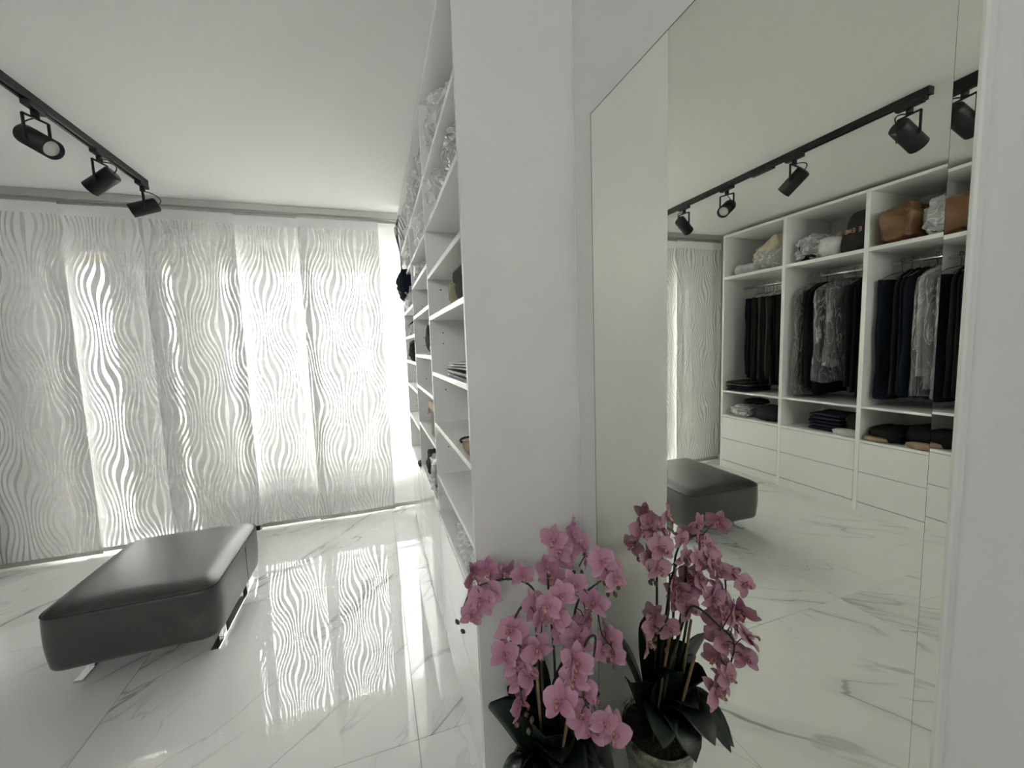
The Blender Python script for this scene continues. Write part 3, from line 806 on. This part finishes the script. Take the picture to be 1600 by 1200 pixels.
# lower compartments
def stack(x0, x1, y0, y1, z, cols, lab, th=0.034, seed=0):
    for i, c in enumerate(cols):
        j = random.uniform(-0.012, 0.012)
        tag(obj('folded_garment', slab(x0 + j, x1 + j, y0 + j, y1 - j, z + i * th, z + (i + 1) * th + 0.001, seed + i), FAB[c]),
            lab.format(c=names.get(c, c) if c != 'denim' else 'dark denim', n=['bottom', 'second', 'third', 'fourth', 'fifth', 'sixth'][i]), 'folded clothes', 'folded clothes in the wardrobe')
stack(-2.86, -2.47, 3.22, 3.50, SH2, ['denim', 'navy', 'taupe', 'charcoal'], '{c} folded garment, {n} in the pile under the trousers', 0.028, 3)
wrapped('wrapped_clothes', (-2.62, 3.34, SH3), (0.28, 0.24, 0.12), 27, 'grey', 'grey clothes in clear plastic under the trousers compartment', 'clothes')
tag(obj('crumpled_garment', drop(blob((-2.68, 3.27, SH3), (0.20, 0.22, 0.06), 29, 0.22), SH3 + 0.135), FAB['black']), 'black cloth lying on the plastic-wrapped clothes', 'clothes')
tag(obj('crumpled_garment', drop(blob((-2.64, 3.02, SH3), (0.30, 0.34, 0.15), 30, 0.16), SH3), FAB['charcoal']), 'charcoal clothes heap in the far lower compartment', 'clothes')
stack(-2.84, -2.52, 2.33, 2.62, SH3, ['navy', 'denim', 'navy', 'denim', 'denim'], '{c} jeans, {n} of the stack in the middle lower compartment', 0.032, 33)
tag(obj('rolled_cloth', drop(blob((-2.52, 2.28, SH3), (0.12, 0.20, 0.055), 41, 0.12), SH3), FAB['white']), 'white rolled cloth in front of the jeans stack', 'cloth')
tag(obj('crumpled_garment', drop(blob((-2.70, 2.27, SH3), (0.30, 0.14, 0.19), 43, 0.2), SH3), FAB['charcoal']), 'charcoal cloth heap behind the white rolled cloth', 'clothes')
for i, (x, y, sx, sy, sz, c, lab) in enumerate([
        (-2.66, 2.02, 0.36, 0.24, 0.12, 'black', 'black clothes heap nearest the divider in the third lower compartment'),
        (-2.70, 1.80, 0.36, 0.26, 0.16, 'black', 'black clothes heap in the middle of the third lower compartment'),
        (-2.70, 1.60, 0.36, 0.20, 0.21, 'charcoal', 'tall charcoal clothes heap in the third lower compartment')]):
    tag(obj('crumpled_garment', drop(blob((x, y, SH3), (sx, sy, sz), 60 + i, 0.18), SH3), FAB[c]), lab, 'clothes', 'clothes heaps in the wardrobe')
tag(obj('rolled_cloth', drop(blob((-2.50, 2.06, SH3), (0.08, 0.17, 0.04), 66, 0.12), SH3), FAB['tan']), 'tan folded cloth by the divider in front of black clothes', 'cloth')
tag(obj('rolled_cloth', drop(blob((-2.50, 1.77, SH3), (0.08, 0.19, 0.05), 67, 0.12), SH3), FAB['tan']), 'tan folded cloth in front of the middle black clothes heap', 'cloth')
stack(-2.84, -2.52, 0.95, 1.30, SH3, ['charcoal', 'black', 'grey'], '{c} folded garment, {n} in the last lower compartment', 0.035, 80)

# ------------------------------------------------------------------ things on the right-hand shelves
def plastic_bag(c, s, seed, fab, lab, cat='bag', mat='plastic', **k): return wrapped('plastic_bag', c, s, seed, fab, lab, cat, wrapmat=mat, **k)
plastic_bag((0.43, 1.76, 2.22), (0.33, 0.32, 0.27), 131, 'pale', 'clear plastic bag on the top shelf nearest the end panel', inner=0.6)
plastic_bag((0.43, 2.12, 2.22), (0.33, 0.28, 0.26), 133, 'pale', 'clear plastic bag on the top shelf of the middle column', inner=0.6)
plastic_bag((0.42, 2.48, 2.22), (0.34, 0.34, 0.25), 135, 'taupe', 'clear plastic bag with taupe contents on the top shelf', inner=0.7)
plastic_bag((0.42, 2.95, 2.22), (0.34, 0.36, 0.25), 137, 'tan', 'clear plastic bag with tan contents on the far top shelf', inner=0.7)
plastic_bag((0.40, 1.40, 2.0), (0.27, 0.40, 0.17), 139, 'pale', 'milky plastic-wrapped parcel on the second shelf beside the end panel', mat='plastic_milky', inner=0.8)
plastic_bag((0.41, 1.76, 2.0), (0.30, 0.30, 0.18), 141, 'white', 'crumpled clear plastic on the second shelf beside the first divider', inner=0.55)
plastic_bag((0.41, 2.30, 2.0), (0.30, 0.46, 0.19), 143, 'white', 'crumpled clear plastic on the second shelf of the middle column', inner=0.6)
plastic_bag((0.40, 2.50, 1.845), (0.28, 0.30, 0.11), 145, 'white', 'flat clear plastic pack on the third shelf of the middle column', 'pack', inner=0.7)
t = thing('handbag', (0.42, 1.30, 1.597), 'black pouch standing beside the end panel on the fourth shelf', 'pouch')
obj('pouch_body', slab(0.268, 0.40, 1.20, 1.38, 1.597, 1.70, 151, 0.008, 0.03), FAB['black'], t)
obj('flap', slab(0.262, 0.33, 1.195, 1.385, 1.655, 1.706, 152, 0.004, 0.02), FAB['charcoal'], t)
tag(obj('hat', drop(blob((0.40, 1.52, 1.597), (0.24, 0.24, 0.13), 153, 0.06), 1.597), FAB['khaki']), 'khaki cloth hat behind the black pouch', 'hat')
tag(obj('plastic_roll', drop(blob((0.36, 2.05, 1.655), (0.18, 0.16, 0.13), 155, 0.12), 1.655), 'plastic_milky'), 'milky white plastic roll on the middle column shelf', 'roll')
t = thing('shoulder_bag', (0.38, 2.18, 1.415), 'black shoulder bag slumped in the middle column with a raised strap', 'bag')
sb = obj('bag_body', drop(blob((0.37, 2.16, 1.415), (0.20, 0.26, 0.17), 157, 0.2), 1.415), FAB['black'], t)
obj('strap', G().tube([(0.31, 2.10 + 0.12 * math.cos(a) + 0.08, 1.56 + 0.055 * math.sin(a)) for a in [k * 0.32 for k in range(11)]], 0.008, 8), FAB['black'], sb)
plastic_bag((0.36, 2.02, 1.415), (0.18, 0.12, 0.15), 158, 'white', 'white plastic pack leaning on the first divider beside the black shoulder bag', 'pack', inner=0.8)
# magazines and papers
for i, (dz, c, dx, dy) in enumerate(((0, 'teal_paper', 0.0, 0.0), (0.008, 'paper', 0.01, 0.02), (0.018, 'black_metal', -0.01, -0.01), (0.026, 'paper', 0.012, 0.015), (0.036, 'black_metal', 0.0, -0.02), (0.044, 'paper', 0.015, 0.01))):
    g = B(0.275 + dx, 0.49 + dx, 1.21 + dy, 1.62 + dy + 0.03 * (i % 2), 1.34 + dz, 1.34 + dz + 0.0075, 0.001)
    if i > 2:
        for k, v in enumerate(g.v): v.z += 0.10 * max(0, (1.42 - v.y)) * (0.4 if i == 3 else 0.5)
    tag(obj('magazine', g, c), ['blue-grey magazine at the bottom of the pile beside the end panel', 'white magazine second from the bottom of the pile', 'black folder third from the bottom of the magazine pile', 'white magazine in the middle of the pile', 'black folder near the top of the magazine pile', 'white magazine on top of the pile beside the end panel'][i], 'magazine', 'magazines on the fifth shelf')
t = thing('sunglasses', (0.36, 1.74, 1.34), 'wire-framed glasses lying beside the magazines', 'glasses')
for dy in (-0.032, 0.032):
    obj('rim', G().tube([(0.34 + 0.0, 1.74 + dy + 0.026 * math.cos(a), 1.345 + 0.022 + 0.020 * math.sin(a)) for a in [k * 0.628 for k in range(11)]], 0.0025, 6), 'brushed', t)
    obj('temple', G().tube([(0.34, 1.74 + dy * 1.8, 1.367), (0.42, 1.74 + dy * 1.7, 1.362), (0.46, 1.74 + dy * 1.6, 1.344)], 0.002, 6), 'brushed', t)
t = thing('coin_purse', (0.40, 1.30, 1.095), 'small tan purse with an open cord handle on the sixth shelf', 'purse')
obj('purse_body', slab(0.268, 0.37, 1.22, 1.38, 1.095, 1.128, 171, 0.006), FAB['tan'], t)
obj('cord_handle', G().tube([(0.335 + 0.05 * math.cos(a), 1.47 + 0.06 * math.sin(a), 1.10) for a in [k * 0.4 for k in range(15)]], 0.004, 6), FAB['brown'], t)
t = thing('brown_box', (0.34, 2.15, 0.975), 'brown cardboard gift box with open pale flap in the middle column', 'box')
obj('box_body', B(0.275, 0.42, 2.06, 2.24, 0.975, 1.125, 0.002), 'cardboard', t)
lid = obj('box_lid', B(0.268, 0.427, 2.052, 2.248, 1.125, 1.165, 0.002), 'card_edge', t)
fp = G(); fp.add([(0.268, 2.25, 1.13), (0.268, 2.30, 1.085), (0.40, 2.30, 1.085), (0.40, 2.25, 1.13), (0.268, 2.252, 1.133), (0.268, 2.302, 1.088), (0.40, 2.302, 1.088), (0.40, 2.252, 1.133)], [(0, 1, 2, 3), (7, 6, 5, 4), (0, 4, 5, 1), (1, 5, 6, 2), (2, 6, 7, 3), (3, 7, 4, 0)])
obj('flap', fp, 'card_edge', lid)
plastic_bag((0.37, 2.13, 0.68), (0.24, 0.34, 0.21), 175, 'grey', 'shiny silver garment in crumpled plastic above the middle drawers', 'clothes', inner=0.9)
tag(obj('crumpled_garment', drop(blob((0.34, 2.40, 0.68), (0.16, 0.20, 0.17), 177, 0.2), 0.68), FAB['charcoal']), 'dark cloth behind the shiny silver garment', 'clothes')
for i in range(4):
    t = thing('plastic_packet', (0.38, 1.40, 0.645 + i * 0.026), ['flat clear packet at the bottom of the stack above the near drawers', 'flat clear packet second from the bottom of the near stack', 'flat clear packet third from the bottom of the near stack', 'flat clear packet on top of the stack above the near drawers'][i], 'packet', 'flat plastic packets above the near drawers')
    obj('contents', slab(0.275, 0.44, 1.25, 1.58, 0.646 + i * 0.026, 0.668 + i * 0.026, 180 + i, 0.004), FAB['pale'], t)
    obj('plastic_wrap', slab(0.266, 0.448, 1.24, 1.595, 0.645 + i * 0.026, 0.6705 + i * 0.026, 190 + i, 0.010), 'plastic', t)
# far column
t = thing('cable_bundle', (0.24, 3.10, 2.0), 'bundle of black cables hanging from the far top shelf', 'cable')
for k in range(4):
    a0 = k * 0.03
    pts = [(0.30 - 0.02 * k, 3.10, 2.235), (0.235 - 0.01 * k, 3.08 + a0, 2.40 - 0.02 * k), (0.215 - 0.004 * k, 3.10 + a0, 2.30), (0.225, 3.12, 2.15), (0.228, 3.12, 2.05), (0.226 + 0.004 * k, 3.11, 2.02)]
    sm = []
    for i in range(len(pts) - 1):
        p0, p1, p2, p3 = [Vector(pts[max(0, min(len(pts) - 1, i + q))]) for q in (-1, 0, 1, 2)]
        for u in (0, .25, .5, .75):
            sm.append(0.5 * ((2 * p1) + (p2 - p0) * u + (2 * p0 - 5 * p1 + 4 * p2 - p3) * u * u + (3 * p1 - p0 - 3 * p2 + p3) * u ** 3))
    sm.append(Vector(pts[-1]))
    obj('cable', G().tube(sm, 0.0026, 6), 'black_metal', t)
t = thing('hanging_scarf', (0.24, 3.15, 1.76), 'dark folded cloth with a red end hanging out of the far column', 'cloth')
obj('cloth_fold', drop(blob((0.27, 3.10, 1.80), (0.14, 0.14, 0.22), 201, 0.25, crease=0.2), 1.80), FAB['navy'], t)
obj('cloth_fold', drop(blob((0.25, 3.16, 1.78), (0.12, 0.08, 0.14), 203, 0.3), 1.86), FAB['charcoal'], t)
obj('red_end', drop(blob((0.245, 3.14, 1.75), (0.03, 0.04, 0.10), 205, 0.2), 1.76), FAB['red'], t)
plastic_bag((0.40, 3.10, 2.0), (0.30, 0.50, 0.18), 207, 'tan', 'clear plastic with tan contents on the far second shelf', inner=0.7)
plastic_bag((0.33, 3.12, 1.74), (0.19, 0.30, 0.16), 209, 'white', 'white bag with black straps in the far column', inner=0.9)
tag(obj('crumpled_garment', drop(blob((0.34, 3.20, 1.546), (0.14, 0.22, 0.12), 211, 0.2), 1.546), FAB['black']), 'black pouch on the fourth shelf of the far column', 'pouch')
tag(obj('crumpled_garment', drop(blob((0.31, 2.92, 1.546), (0.12, 0.16, 0.09), 213, 0.2), 1.546), FAB['white']), 'white pouch beside the divider on the far column shelf', 'pouch')
tag(obj('crumpled_garment', drop(blob((0.31, 3.00, 1.36), (0.14, 0.24, 0.15), 215, 0.2), 1.36), FAB['black']), 'black bag on the fifth shelf of the far column', 'bag')
tag(obj('glasses_case', drop(blob((0.27, 2.86, 0.626), (0.05, 0.10, 0.035), 217, 0.1), 0.626), FAB['green']), 'small dark green case at the edge of the far bottom shelf', 'case')

# ------------------------------------------------------------------ potted orchid in the corner
M['leaf'] = pmat('orchid_leaf', (0.006, 0.013, 0.010), 0.34, bump=(30, 0.15), var=(12, (0.008, 0.018, 0.012)))
M['stem'] = pmat('orchid_stem', (0.030, 0.028, 0.020), 0.5, var=(30, (0.05, 0.06, 0.025)))
M['stake'] = pmat('bamboo_stake', (0.30, 0.20, 0.11), 0.55, var=(25, (0.22, 0.14, 0.075)))
M['bud'] = pmat('orchid_bud', (0.10, 0.10, 0.045), 0.5, var=(60, (0.16, 0.07, 0.08)))
M['lip'] = pmat('orchid_lip', (0.42, 0.10, 0.20), 0.45, var=(120, (0.55, 0.40, 0.30)))
M['pot_silver'] = pmat('crackled_silver_glaze', (0.42, 0.41, 0.38), 0.25, 0.85, bump=(70, 0.6, 3, 0.006), var=(40, (0.22, 0.21, 0.19)))
def petal_mat():
    m, n, l, b = new_mat('orchid_petal')
    tc = n.new('ShaderNodeTexCoord'); sp = n.new('ShaderNodeSeparateXYZ'); l.new(tc.outputs['Object'], sp.inputs[0])
    mr = n.new('ShaderNodeMapRange'); mr.inputs[1].default_value = 0.0; mr.inputs[2].default_value = 0.045
    l.new(sp.outputs['Y'], mr.inputs[0])
    mp = n.new('ShaderNodeMapping'); mp.inputs['Scale'].default_value = (420, 40, 40)
    nz = n.new('ShaderNodeTexNoise'); nz.inputs['Scale'].default_value = 1.0; nz.inputs['Detail'].default_value = 2
    l.new(tc.outputs['Object'], mp.inputs[0]); l.new(mp.outputs[0], nz.inputs['Vector'])
    mx = n.new('ShaderNodeMix'); mx.data_type = 'RGBA'
    mx.inputs[6].default_value = (0.56, 0.20, 0.36, 1); mx.inputs[7].default_value = (0.74, 0.43, 0.57, 1)
    l.new(mr.outputs[0], mx.inputs[0])
    mx2 = n.new('ShaderNodeMix'); mx2.data_type = 'RGBA'; mx2.blend_type = 'MULTIPLY'; mx2.inputs[0].default_value = 0.35
    l.new(mx.outputs[2], mx2.inputs[6]); l.new(nz.outputs['Color'], mx2.inputs[7])
    hs = n.new('ShaderNodeMix'); hs.data_type = 'RGBA'
    oi = n.new('ShaderNodeObjectInfo'); mo = n.new('ShaderNodeMath'); mo.operation = 'MULTIPLY'; mo.inputs[1].default_value = 0.35
    l.new(oi.outputs['Random'], mo.inputs[0]); l.new(mo.outputs[0], hs.inputs[0])
    l.new(mx2.outputs[2], hs.inputs[6]); hs.inputs[7].default_value = (0.46, 0.25, 0.30, 1)
    l.new(hs.outputs[2], b.inputs['Base Color'])
    b.inputs['Roughness'].default_value = 0.6
    b.inputs['Subsurface Weight'].default_value = 0.0
    return m
M['petal'] = petal_mat()

pc = Vector((0.42, 1.0, 0.0)); PZ = 0.21
orch = thing('potted_orchid', pc, 'pink phalaenopsis orchid with dark leaves in a silver pot beside the mirror', 'orchid')
pot = obj('pot', G().lathe([(0.001, 0.0), (0.078, 0.0), (0.084, 0.004), (0.100, 0.09), (0.116, 0.18), (0.121, PZ), (0.117, PZ + 0.002), (0.112, PZ - 0.004), (0.108, PZ - 0.03), (0.001, PZ - 0.03)], pc, 40), 'pot_silver', orch, 'crackled silver pot')
sg = G()
def sfn(u, v):
    a = 2 * math.pi * u; r = 0.111 * (1 - v) + 0.0005
    return (pc.x + r * math.cos(a), pc.y + r * math.sin(a), PZ - 0.018 + 0.012 * (1 - (r / 0.111) ** 2) + 0.008 * noise.noise(Vector((r * 60 * math.cos(a), r * 60 * math.sin(a), 0))))
sg.grid(sfn, 32, 8, True, close_u=True)
obj('soil', sg, 'soil', orch)

def leaf_geo(base, tip, width, sag, roll=0.0):
    base, tip = Vector(base), Vector(tip); d = tip - base; L = d.length
    dh = Vector((d.x, d.y, 0)); dh = dh.normalized() if dh.length > 1e-4 else Vector((0, -1, 0))
    side = Vector((-dh.y, dh.x, 0))
    upv = dh.cross(side)
    if upv.z < 0: upv = -upv
    nrm0 = side.cross(d.normalized())
    if nrm0.z < 0: nrm0 = -nrm0
    side = (Matrix.Rotation(roll, 3, d.normalized()) @ side)
    g = G()
    def mk(off):
        def fn(u, v):
            t = v
            p = base + d * t + Vector((0, 0, 1)) * (4 * sag * t * (1 - t)) 
            w = width * (0.22 + 0.78 * math.sin(math.pi * min(1, (t * 0.80 + 0.12))) ** 0.7) * (1 if t < 0.85 else max(0.02, math.sqrt(max(0, 1 - ((t - 0.85) / 0.15) ** 2))))
            s = (u - 0.5) * 2
            k = (s * s) * 0.22 * w
            return p + side * s * w * 0.5 + nrm0 * (k + off)
        return fn
    g.grid(mk(0), 6, 16); g.grid(mk(-0.003), 6, 16)
    # stitch the rim
    n1 = 7 * 17
    rim = [j * 7 for j in range(17)] + [16 * 7 + i for i in range(1, 7)] + [j * 7 + 6 for j in range(15, -1, -1)]
    for a, b in zip(rim, rim[1:]): g.f.append([a, b, b + n1, a + n1]); g.sm.append(True)
    return g
for base, tip, w, sag, roll in [
        ((0.39, 1.00, .21), (0.240, 0.985, 0.49), .105, 0.03, 1.25),
        ((0.40, 1.02, .21), (0.400, 1.09, 0.52), .105, 0.02, 0.3),
        ((0.40, 0.98, .21), (0.350, 0.87, 0.46), .110, 0.04, -0.3),
        ((0.42, 0.97, .21), (0.400, 0.79, 0.34), .110, 0.09, 0.1),
        ((0.43, 0.97, .21), (0.455, 0.80, 0.30), .105, 0.09, 0.1),
        ((0.44, 0.98, .21), (0.530, 0.84, 0.33), .105, 0.08, 0.3),
        ((0.45, 1.00, .21), (0.555, 0.95, 0.44), .095, 0.04, -0.3),
        ((0.44, 1.02, .21), (0.545, 1.04, 0.50), .095, 0.03, 0.2),
        ((0.39, 1.00, .20), (0.245, 0.92, 0.27), .090, 0.08, 0.6),
        ((0.40, 0.98, .20), (0.285, 0.83, 0.25), .095, 0.09, -0.2),
        ((0.41, 0.97, .21), (0.330, 0.80, 0.28), .095, 0.10, 0.2),
        ((0.43, 0.98, .21), (0.450, 0.88, 0.50), .100, 0.03, 0.4),
        ((0.41, 0.99, .21), (0.365, 0.94, 0.52), .095, 0.02, -0.6),
        ((0.41, 1.02, .21), (0.320, 1.09, 0.42), .090, 0.04, -0.2),
        ((0.40, 0.99, .21), (0.325, 0.955, 0.46), .105, 0.02, 1.2),
        ((0.44, 0.98, .21), (0.480, 0.930, 0.44), .105, 0.02, -1.2),
        ((0.41, 0.98, .21), (0.390, 0.860, 0.38), .110, 0.06, 0.0)]:
    obj('leaf', leaf_geo(base, tip, w, sag, roll), 'leaf', orch)

stems = {
 'S1': [(0.40, 1.0, .20), (0.385, 0.99, 0.40), (0.379, 0.98, 0.555), (0.375, 0.98, 0.736), (0.366, 0.98, 0.793), (0.318, 1.0, 0.815), (0.248, 1.01, 0.814), (0.206, 1.02, 0.793), (0.181, 1.02, 0.744)],
 'S2': [(0.40, 0.98, .20), (0.380, 0.95, 0.44), (0.366, 0.92, 0.681), (0.364, 0.91, 0.785), (0.326, 0.9, 0.81), (0.288, 0.89, 0.784), (0.274, 0.88, 0.72), (0.287, 0.88, 0.631), (0.298, 0.88, 0.55)],
 'S3': [(0.43, 1.02, .20), (0.435, 1.0, 0.40), (0.433, 0.99, 0.561), (0.425, 1.0, 0.762), (0.43, 1.0, 0.855), (0.474, 1.0, 0.894), (0.51, 0.99, 0.901), (0.529, 0.97, 0.869), (0.502, 0.96, 0.833)],
 'S4': [(0.45, 1.0, .20), (0.460, 0.95, 0.42), (0.454, 0.92, 0.656), (0.459, 0.9, 0.759), (0.474, 0.89, 0.797), (0.515, 0.88, 0.828), (0.538, 0.87, 0.846)],
 'S5': [(0.44, 0.97, .20), (0.458, 0.92, 0.42), (0.454, 0.88, 0.578), (0.453, 0.84, 0.706), (0.458, 0.8, 0.75), (0.426, 0.76, 0.718), (0.392, 0.74, 0.667), (0.439, 0.73, 0.582)],
 'S6': [(0.42, 0.98, .20), (0.426, 0.93, 0.45), (0.428, 0.9, 0.60), (0.414, 0.89, 0.76), (0.423, 0.88, 0.824), (0.454, 0.87, 0.84), (0.494, 0.86, 0.785), (0.505, 0.85, 0.71), (0.533, 0.85, 0.667)]}
flowers = {'S1': [(0.203, 0.982, 0.86), (0.255, 1.017, 0.85), (0.299, 1.013, 0.83), (0.344, 0.988, 0.828), (0.23, 1.0, 0.777), (0.202, 0.997, 0.744), (0.256, 1.008, 0.788)],
 'S2': [(0.337, 0.884, 0.808), (0.36, 0.85, 0.82), (0.333, 0.846, 0.796), (0.394, 0.887, 0.763), (0.271, 0.867, 0.771), (0.3, 0.883, 0.713), (0.243, 0.845, 0.735), (0.332, 0.867, 0.704), (0.286, 0.881, 0.673), (0.306, 0.856, 0.653), (0.3, 0.892, 0.617), (0.292, 0.89, 0.557)],
 'S3': [(0.426, 0.957, 0.929), (0.445, 0.956, 0.889), (0.416, 0.982, 0.84), (0.437, 1.002, 0.792), (0.482, 0.974, 0.941), (0.509, 0.966, 0.894), (0.528, 0.976, 0.851), (0.483, 0.956, 0.921), (0.457, 0.966, 0.858)],
 'S4': [(0.518, 0.867, 0.891), (0.542, 0.87, 0.863), (0.469, 0.857, 0.776), (0.488, 0.857, 0.797), (0.399, 0.856, 0.836), (0.439, 0.868, 0.849), (0.465, 0.859, 0.753), (0.542, 0.846, 0.85)],
 'S5': [(0.378, 0.757, 0.704), (0.358, 0.743, 0.745), (0.339, 0.747, 0.668), (0.375, 0.724, 0.639), (0.427, 0.765, 0.626), (0.405, 0.758, 0.663), (0.433, 0.721, 0.609), (0.461, 0.732, 0.565), (0.418, 0.751, 0.57), (0.384, 0.751, 0.746)],
 'S6': [(0.413, 0.882, 0.722), (0.435, 0.856, 0.708), (0.53, 0.877, 0.693), (0.545, 0.869, 0.668), (0.504, 0.85, 0.666), (0.388, 0.864, 0.775), (0.457, 0.879, 0.721), (0.555, 0.877, 0.620)]}
def smooth_path(pts, k=5):
    pts = [Vector(p) for p in pts]; out = []
    for i in range(len(pts) - 1):
        p0, p1, p2, p3 = pts[max(0, i - 1)], pts[i], pts[i + 1], pts[min(len(pts) - 1, i + 2)]
        for q in range(k):
            u = q / k
            out.append(0.5 * ((2 * p1) + (p2 - p0) * u + (2 * p0 - 5 * p1 + 4 * p2 - p3) * u * u + (3 * p1 - p0 - 3 * p2 + p3) * u ** 3))
    out.append(pts[-1]); return out
def petal_geo(L, W, cup, tipsharp):
    g = G()
    def mk(off):
        def fn(u, v):
            s = (u - 0.5) * 2
            w = W * 0.5 * (math.sin(math.pi * (0.06 + 0.94 * v) ** tipsharp) ** 0.62 if v < 1 else 0.02) + 0.0016
            if v >= 0.999: w = 0.0012
            return (s * w, L * v + 0.003, cup * (s * s) * 0.35 - cup * (v ** 2) * 0.9 + 0.0012 * math.sin(9 * v + 4 * s) + off)
        return fn
    g.grid(mk(0.0), 4, 7)
    return g
pm_w = mesh_of('petal', petal_geo(0.041, 0.044, 0.010, 0.80), 'petal')
pm_s = mesh_of('sepal', petal_geo(0.042, 0.026, 0.011, 0.85), 'petal')
lg = G()
lg.lathe([(0.0005, 0.010), (0.0035, 0.009), (0.0045, 0.004), (0.003, -0.002), (0.0005, -0.004)], n=10)
def lipfn(u, v):
    s = (u - 0.5) * 2
    return (s * (0.007 - 0.004 * v), -0.002 - 0.017 * v, 0.006 + 0.012 * math.sin(v * 2.2) + 0.006 * s * s)
lg.grid(lipfn, 4, 6)
for sg_ in (-1, 1):
    lg.grid(lambda u, v, q=sg_: (q * (0.003 + 0.008 * v), 0.002 + (u - 0.5) * 0.008 * (1 - v * 0.5), 0.006 + 0.009 * v), 3, 3)
lip_me = mesh_of('flower', lg, 'lip')
ANG = [(0, pm_s), (125, pm_s), (235, pm_s), (68, pm_w), (-68, pm_w)]
def flower(loc, face, roll, scale):
    f = Vector(face).normalized()
    q = Vector((0, 0, 1)).rotation_difference(f)
    # keep the flower's +Y roughly upright, then roll
    yv = q @ Vector((0, 1, 0)); upp = (Vector((0, 0, 1)) - f * f.z)
    if upp.length > 1e-3:
        upp.normalize(); a = math.atan2(yv.cross(upp).dot(f), yv.dot(upp))
    else: a = 0
    from mathutils import Quaternion
    q = Quaternion(f, a + roll) @ q
    o = inst('flower', lip_me, loc, orch, q); o.scale = (scale,) * 3
    for ang, me in ANG:
        p = bpy.data.objects.new('petal' if me is pm_w else 'sepal', me); COL.objects.link(p); p.parent = o
        p.rotation_mode = 'QUATERNION'
        p.rotation_quaternion = Quaternion((0, 0, 1), math.radians(ang)) @ Quaternion((1, 0, 0), random.uniform(-0.10, 0.35))
        p.location = (0, 0, 0.001 if me is pm_w else -0.001)
    return o
rng = random.Random(21)
bud_me = mesh_of('bud', G().lathe([(0.0005, -0.008), (0.004, -0.005), (0.0058, 0.0), (0.0045, 0.005), (0.0005, 0.009)], n=10), 'bud')
for s, pts in stems.items():
    path = smooth_path(pts)
    rr = [0.0045 - 0.0027 * i / (len(path) - 1) for i in range(len(path))]
    so_ = obj('stem', G().tube(path, rr, 8), 'stem', orch)
    ped = G()
    for fp_ in flowers[s]:
        fp_ = Vector(fp_)
        near = min(path[len(path) // 3:], key=lambda p: (p - fp_).length)
        tocam = (Vector((0, 0, 1.3)) - fp_).normalized()
        if rng.random() < 0.30: tocam = Vector((rng.uniform(-0.2, 1), -0.5, 0.2)).normalized()
        face = tocam + Vector((rng.uniform(-0.75, 0.75), rng.uniform(-0.5, 0.5), rng.uniform(-0.65, 0.35)))
        face.normalize()
        ped.tube(smooth_path([near, (near + fp_) / 2 + Vector((0, 0, 0.008)), fp_ - face * 0.006], 3), 0.0013, 5)
        flower(fp_, face, rng.uniform(-0.5, 0.5), rng.uniform(0.78, 1.02))
    obj('flower_stalks', ped, 'stem', so_)
    tip = path[-1]
    for k in range(4):
        d = Vector((rng.uniform(-0.02, 0.02), rng.uniform(-0.02, 0.02), -0.012 - 0.014 * k))
        inst('bud', bud_me, tip + d, orch, Vector((0, 0, 1)).rotation_difference(Vector((rng.uniform(-1, 1), rng.uniform(-1, 1), -1)).normalized()))
for b_, t_ in (((0.47, 0.965, .19), (0.455, 0.90, 0.62)), ((0.385, 0.965, .19), (0.355, 0.93, 0.60)), ((0.41, 0.95, .19), (0.415, 0.85, 0.56))):
    obj('stake', G().tube([b_, t_], 0.0042, 8), 'stake', orch)
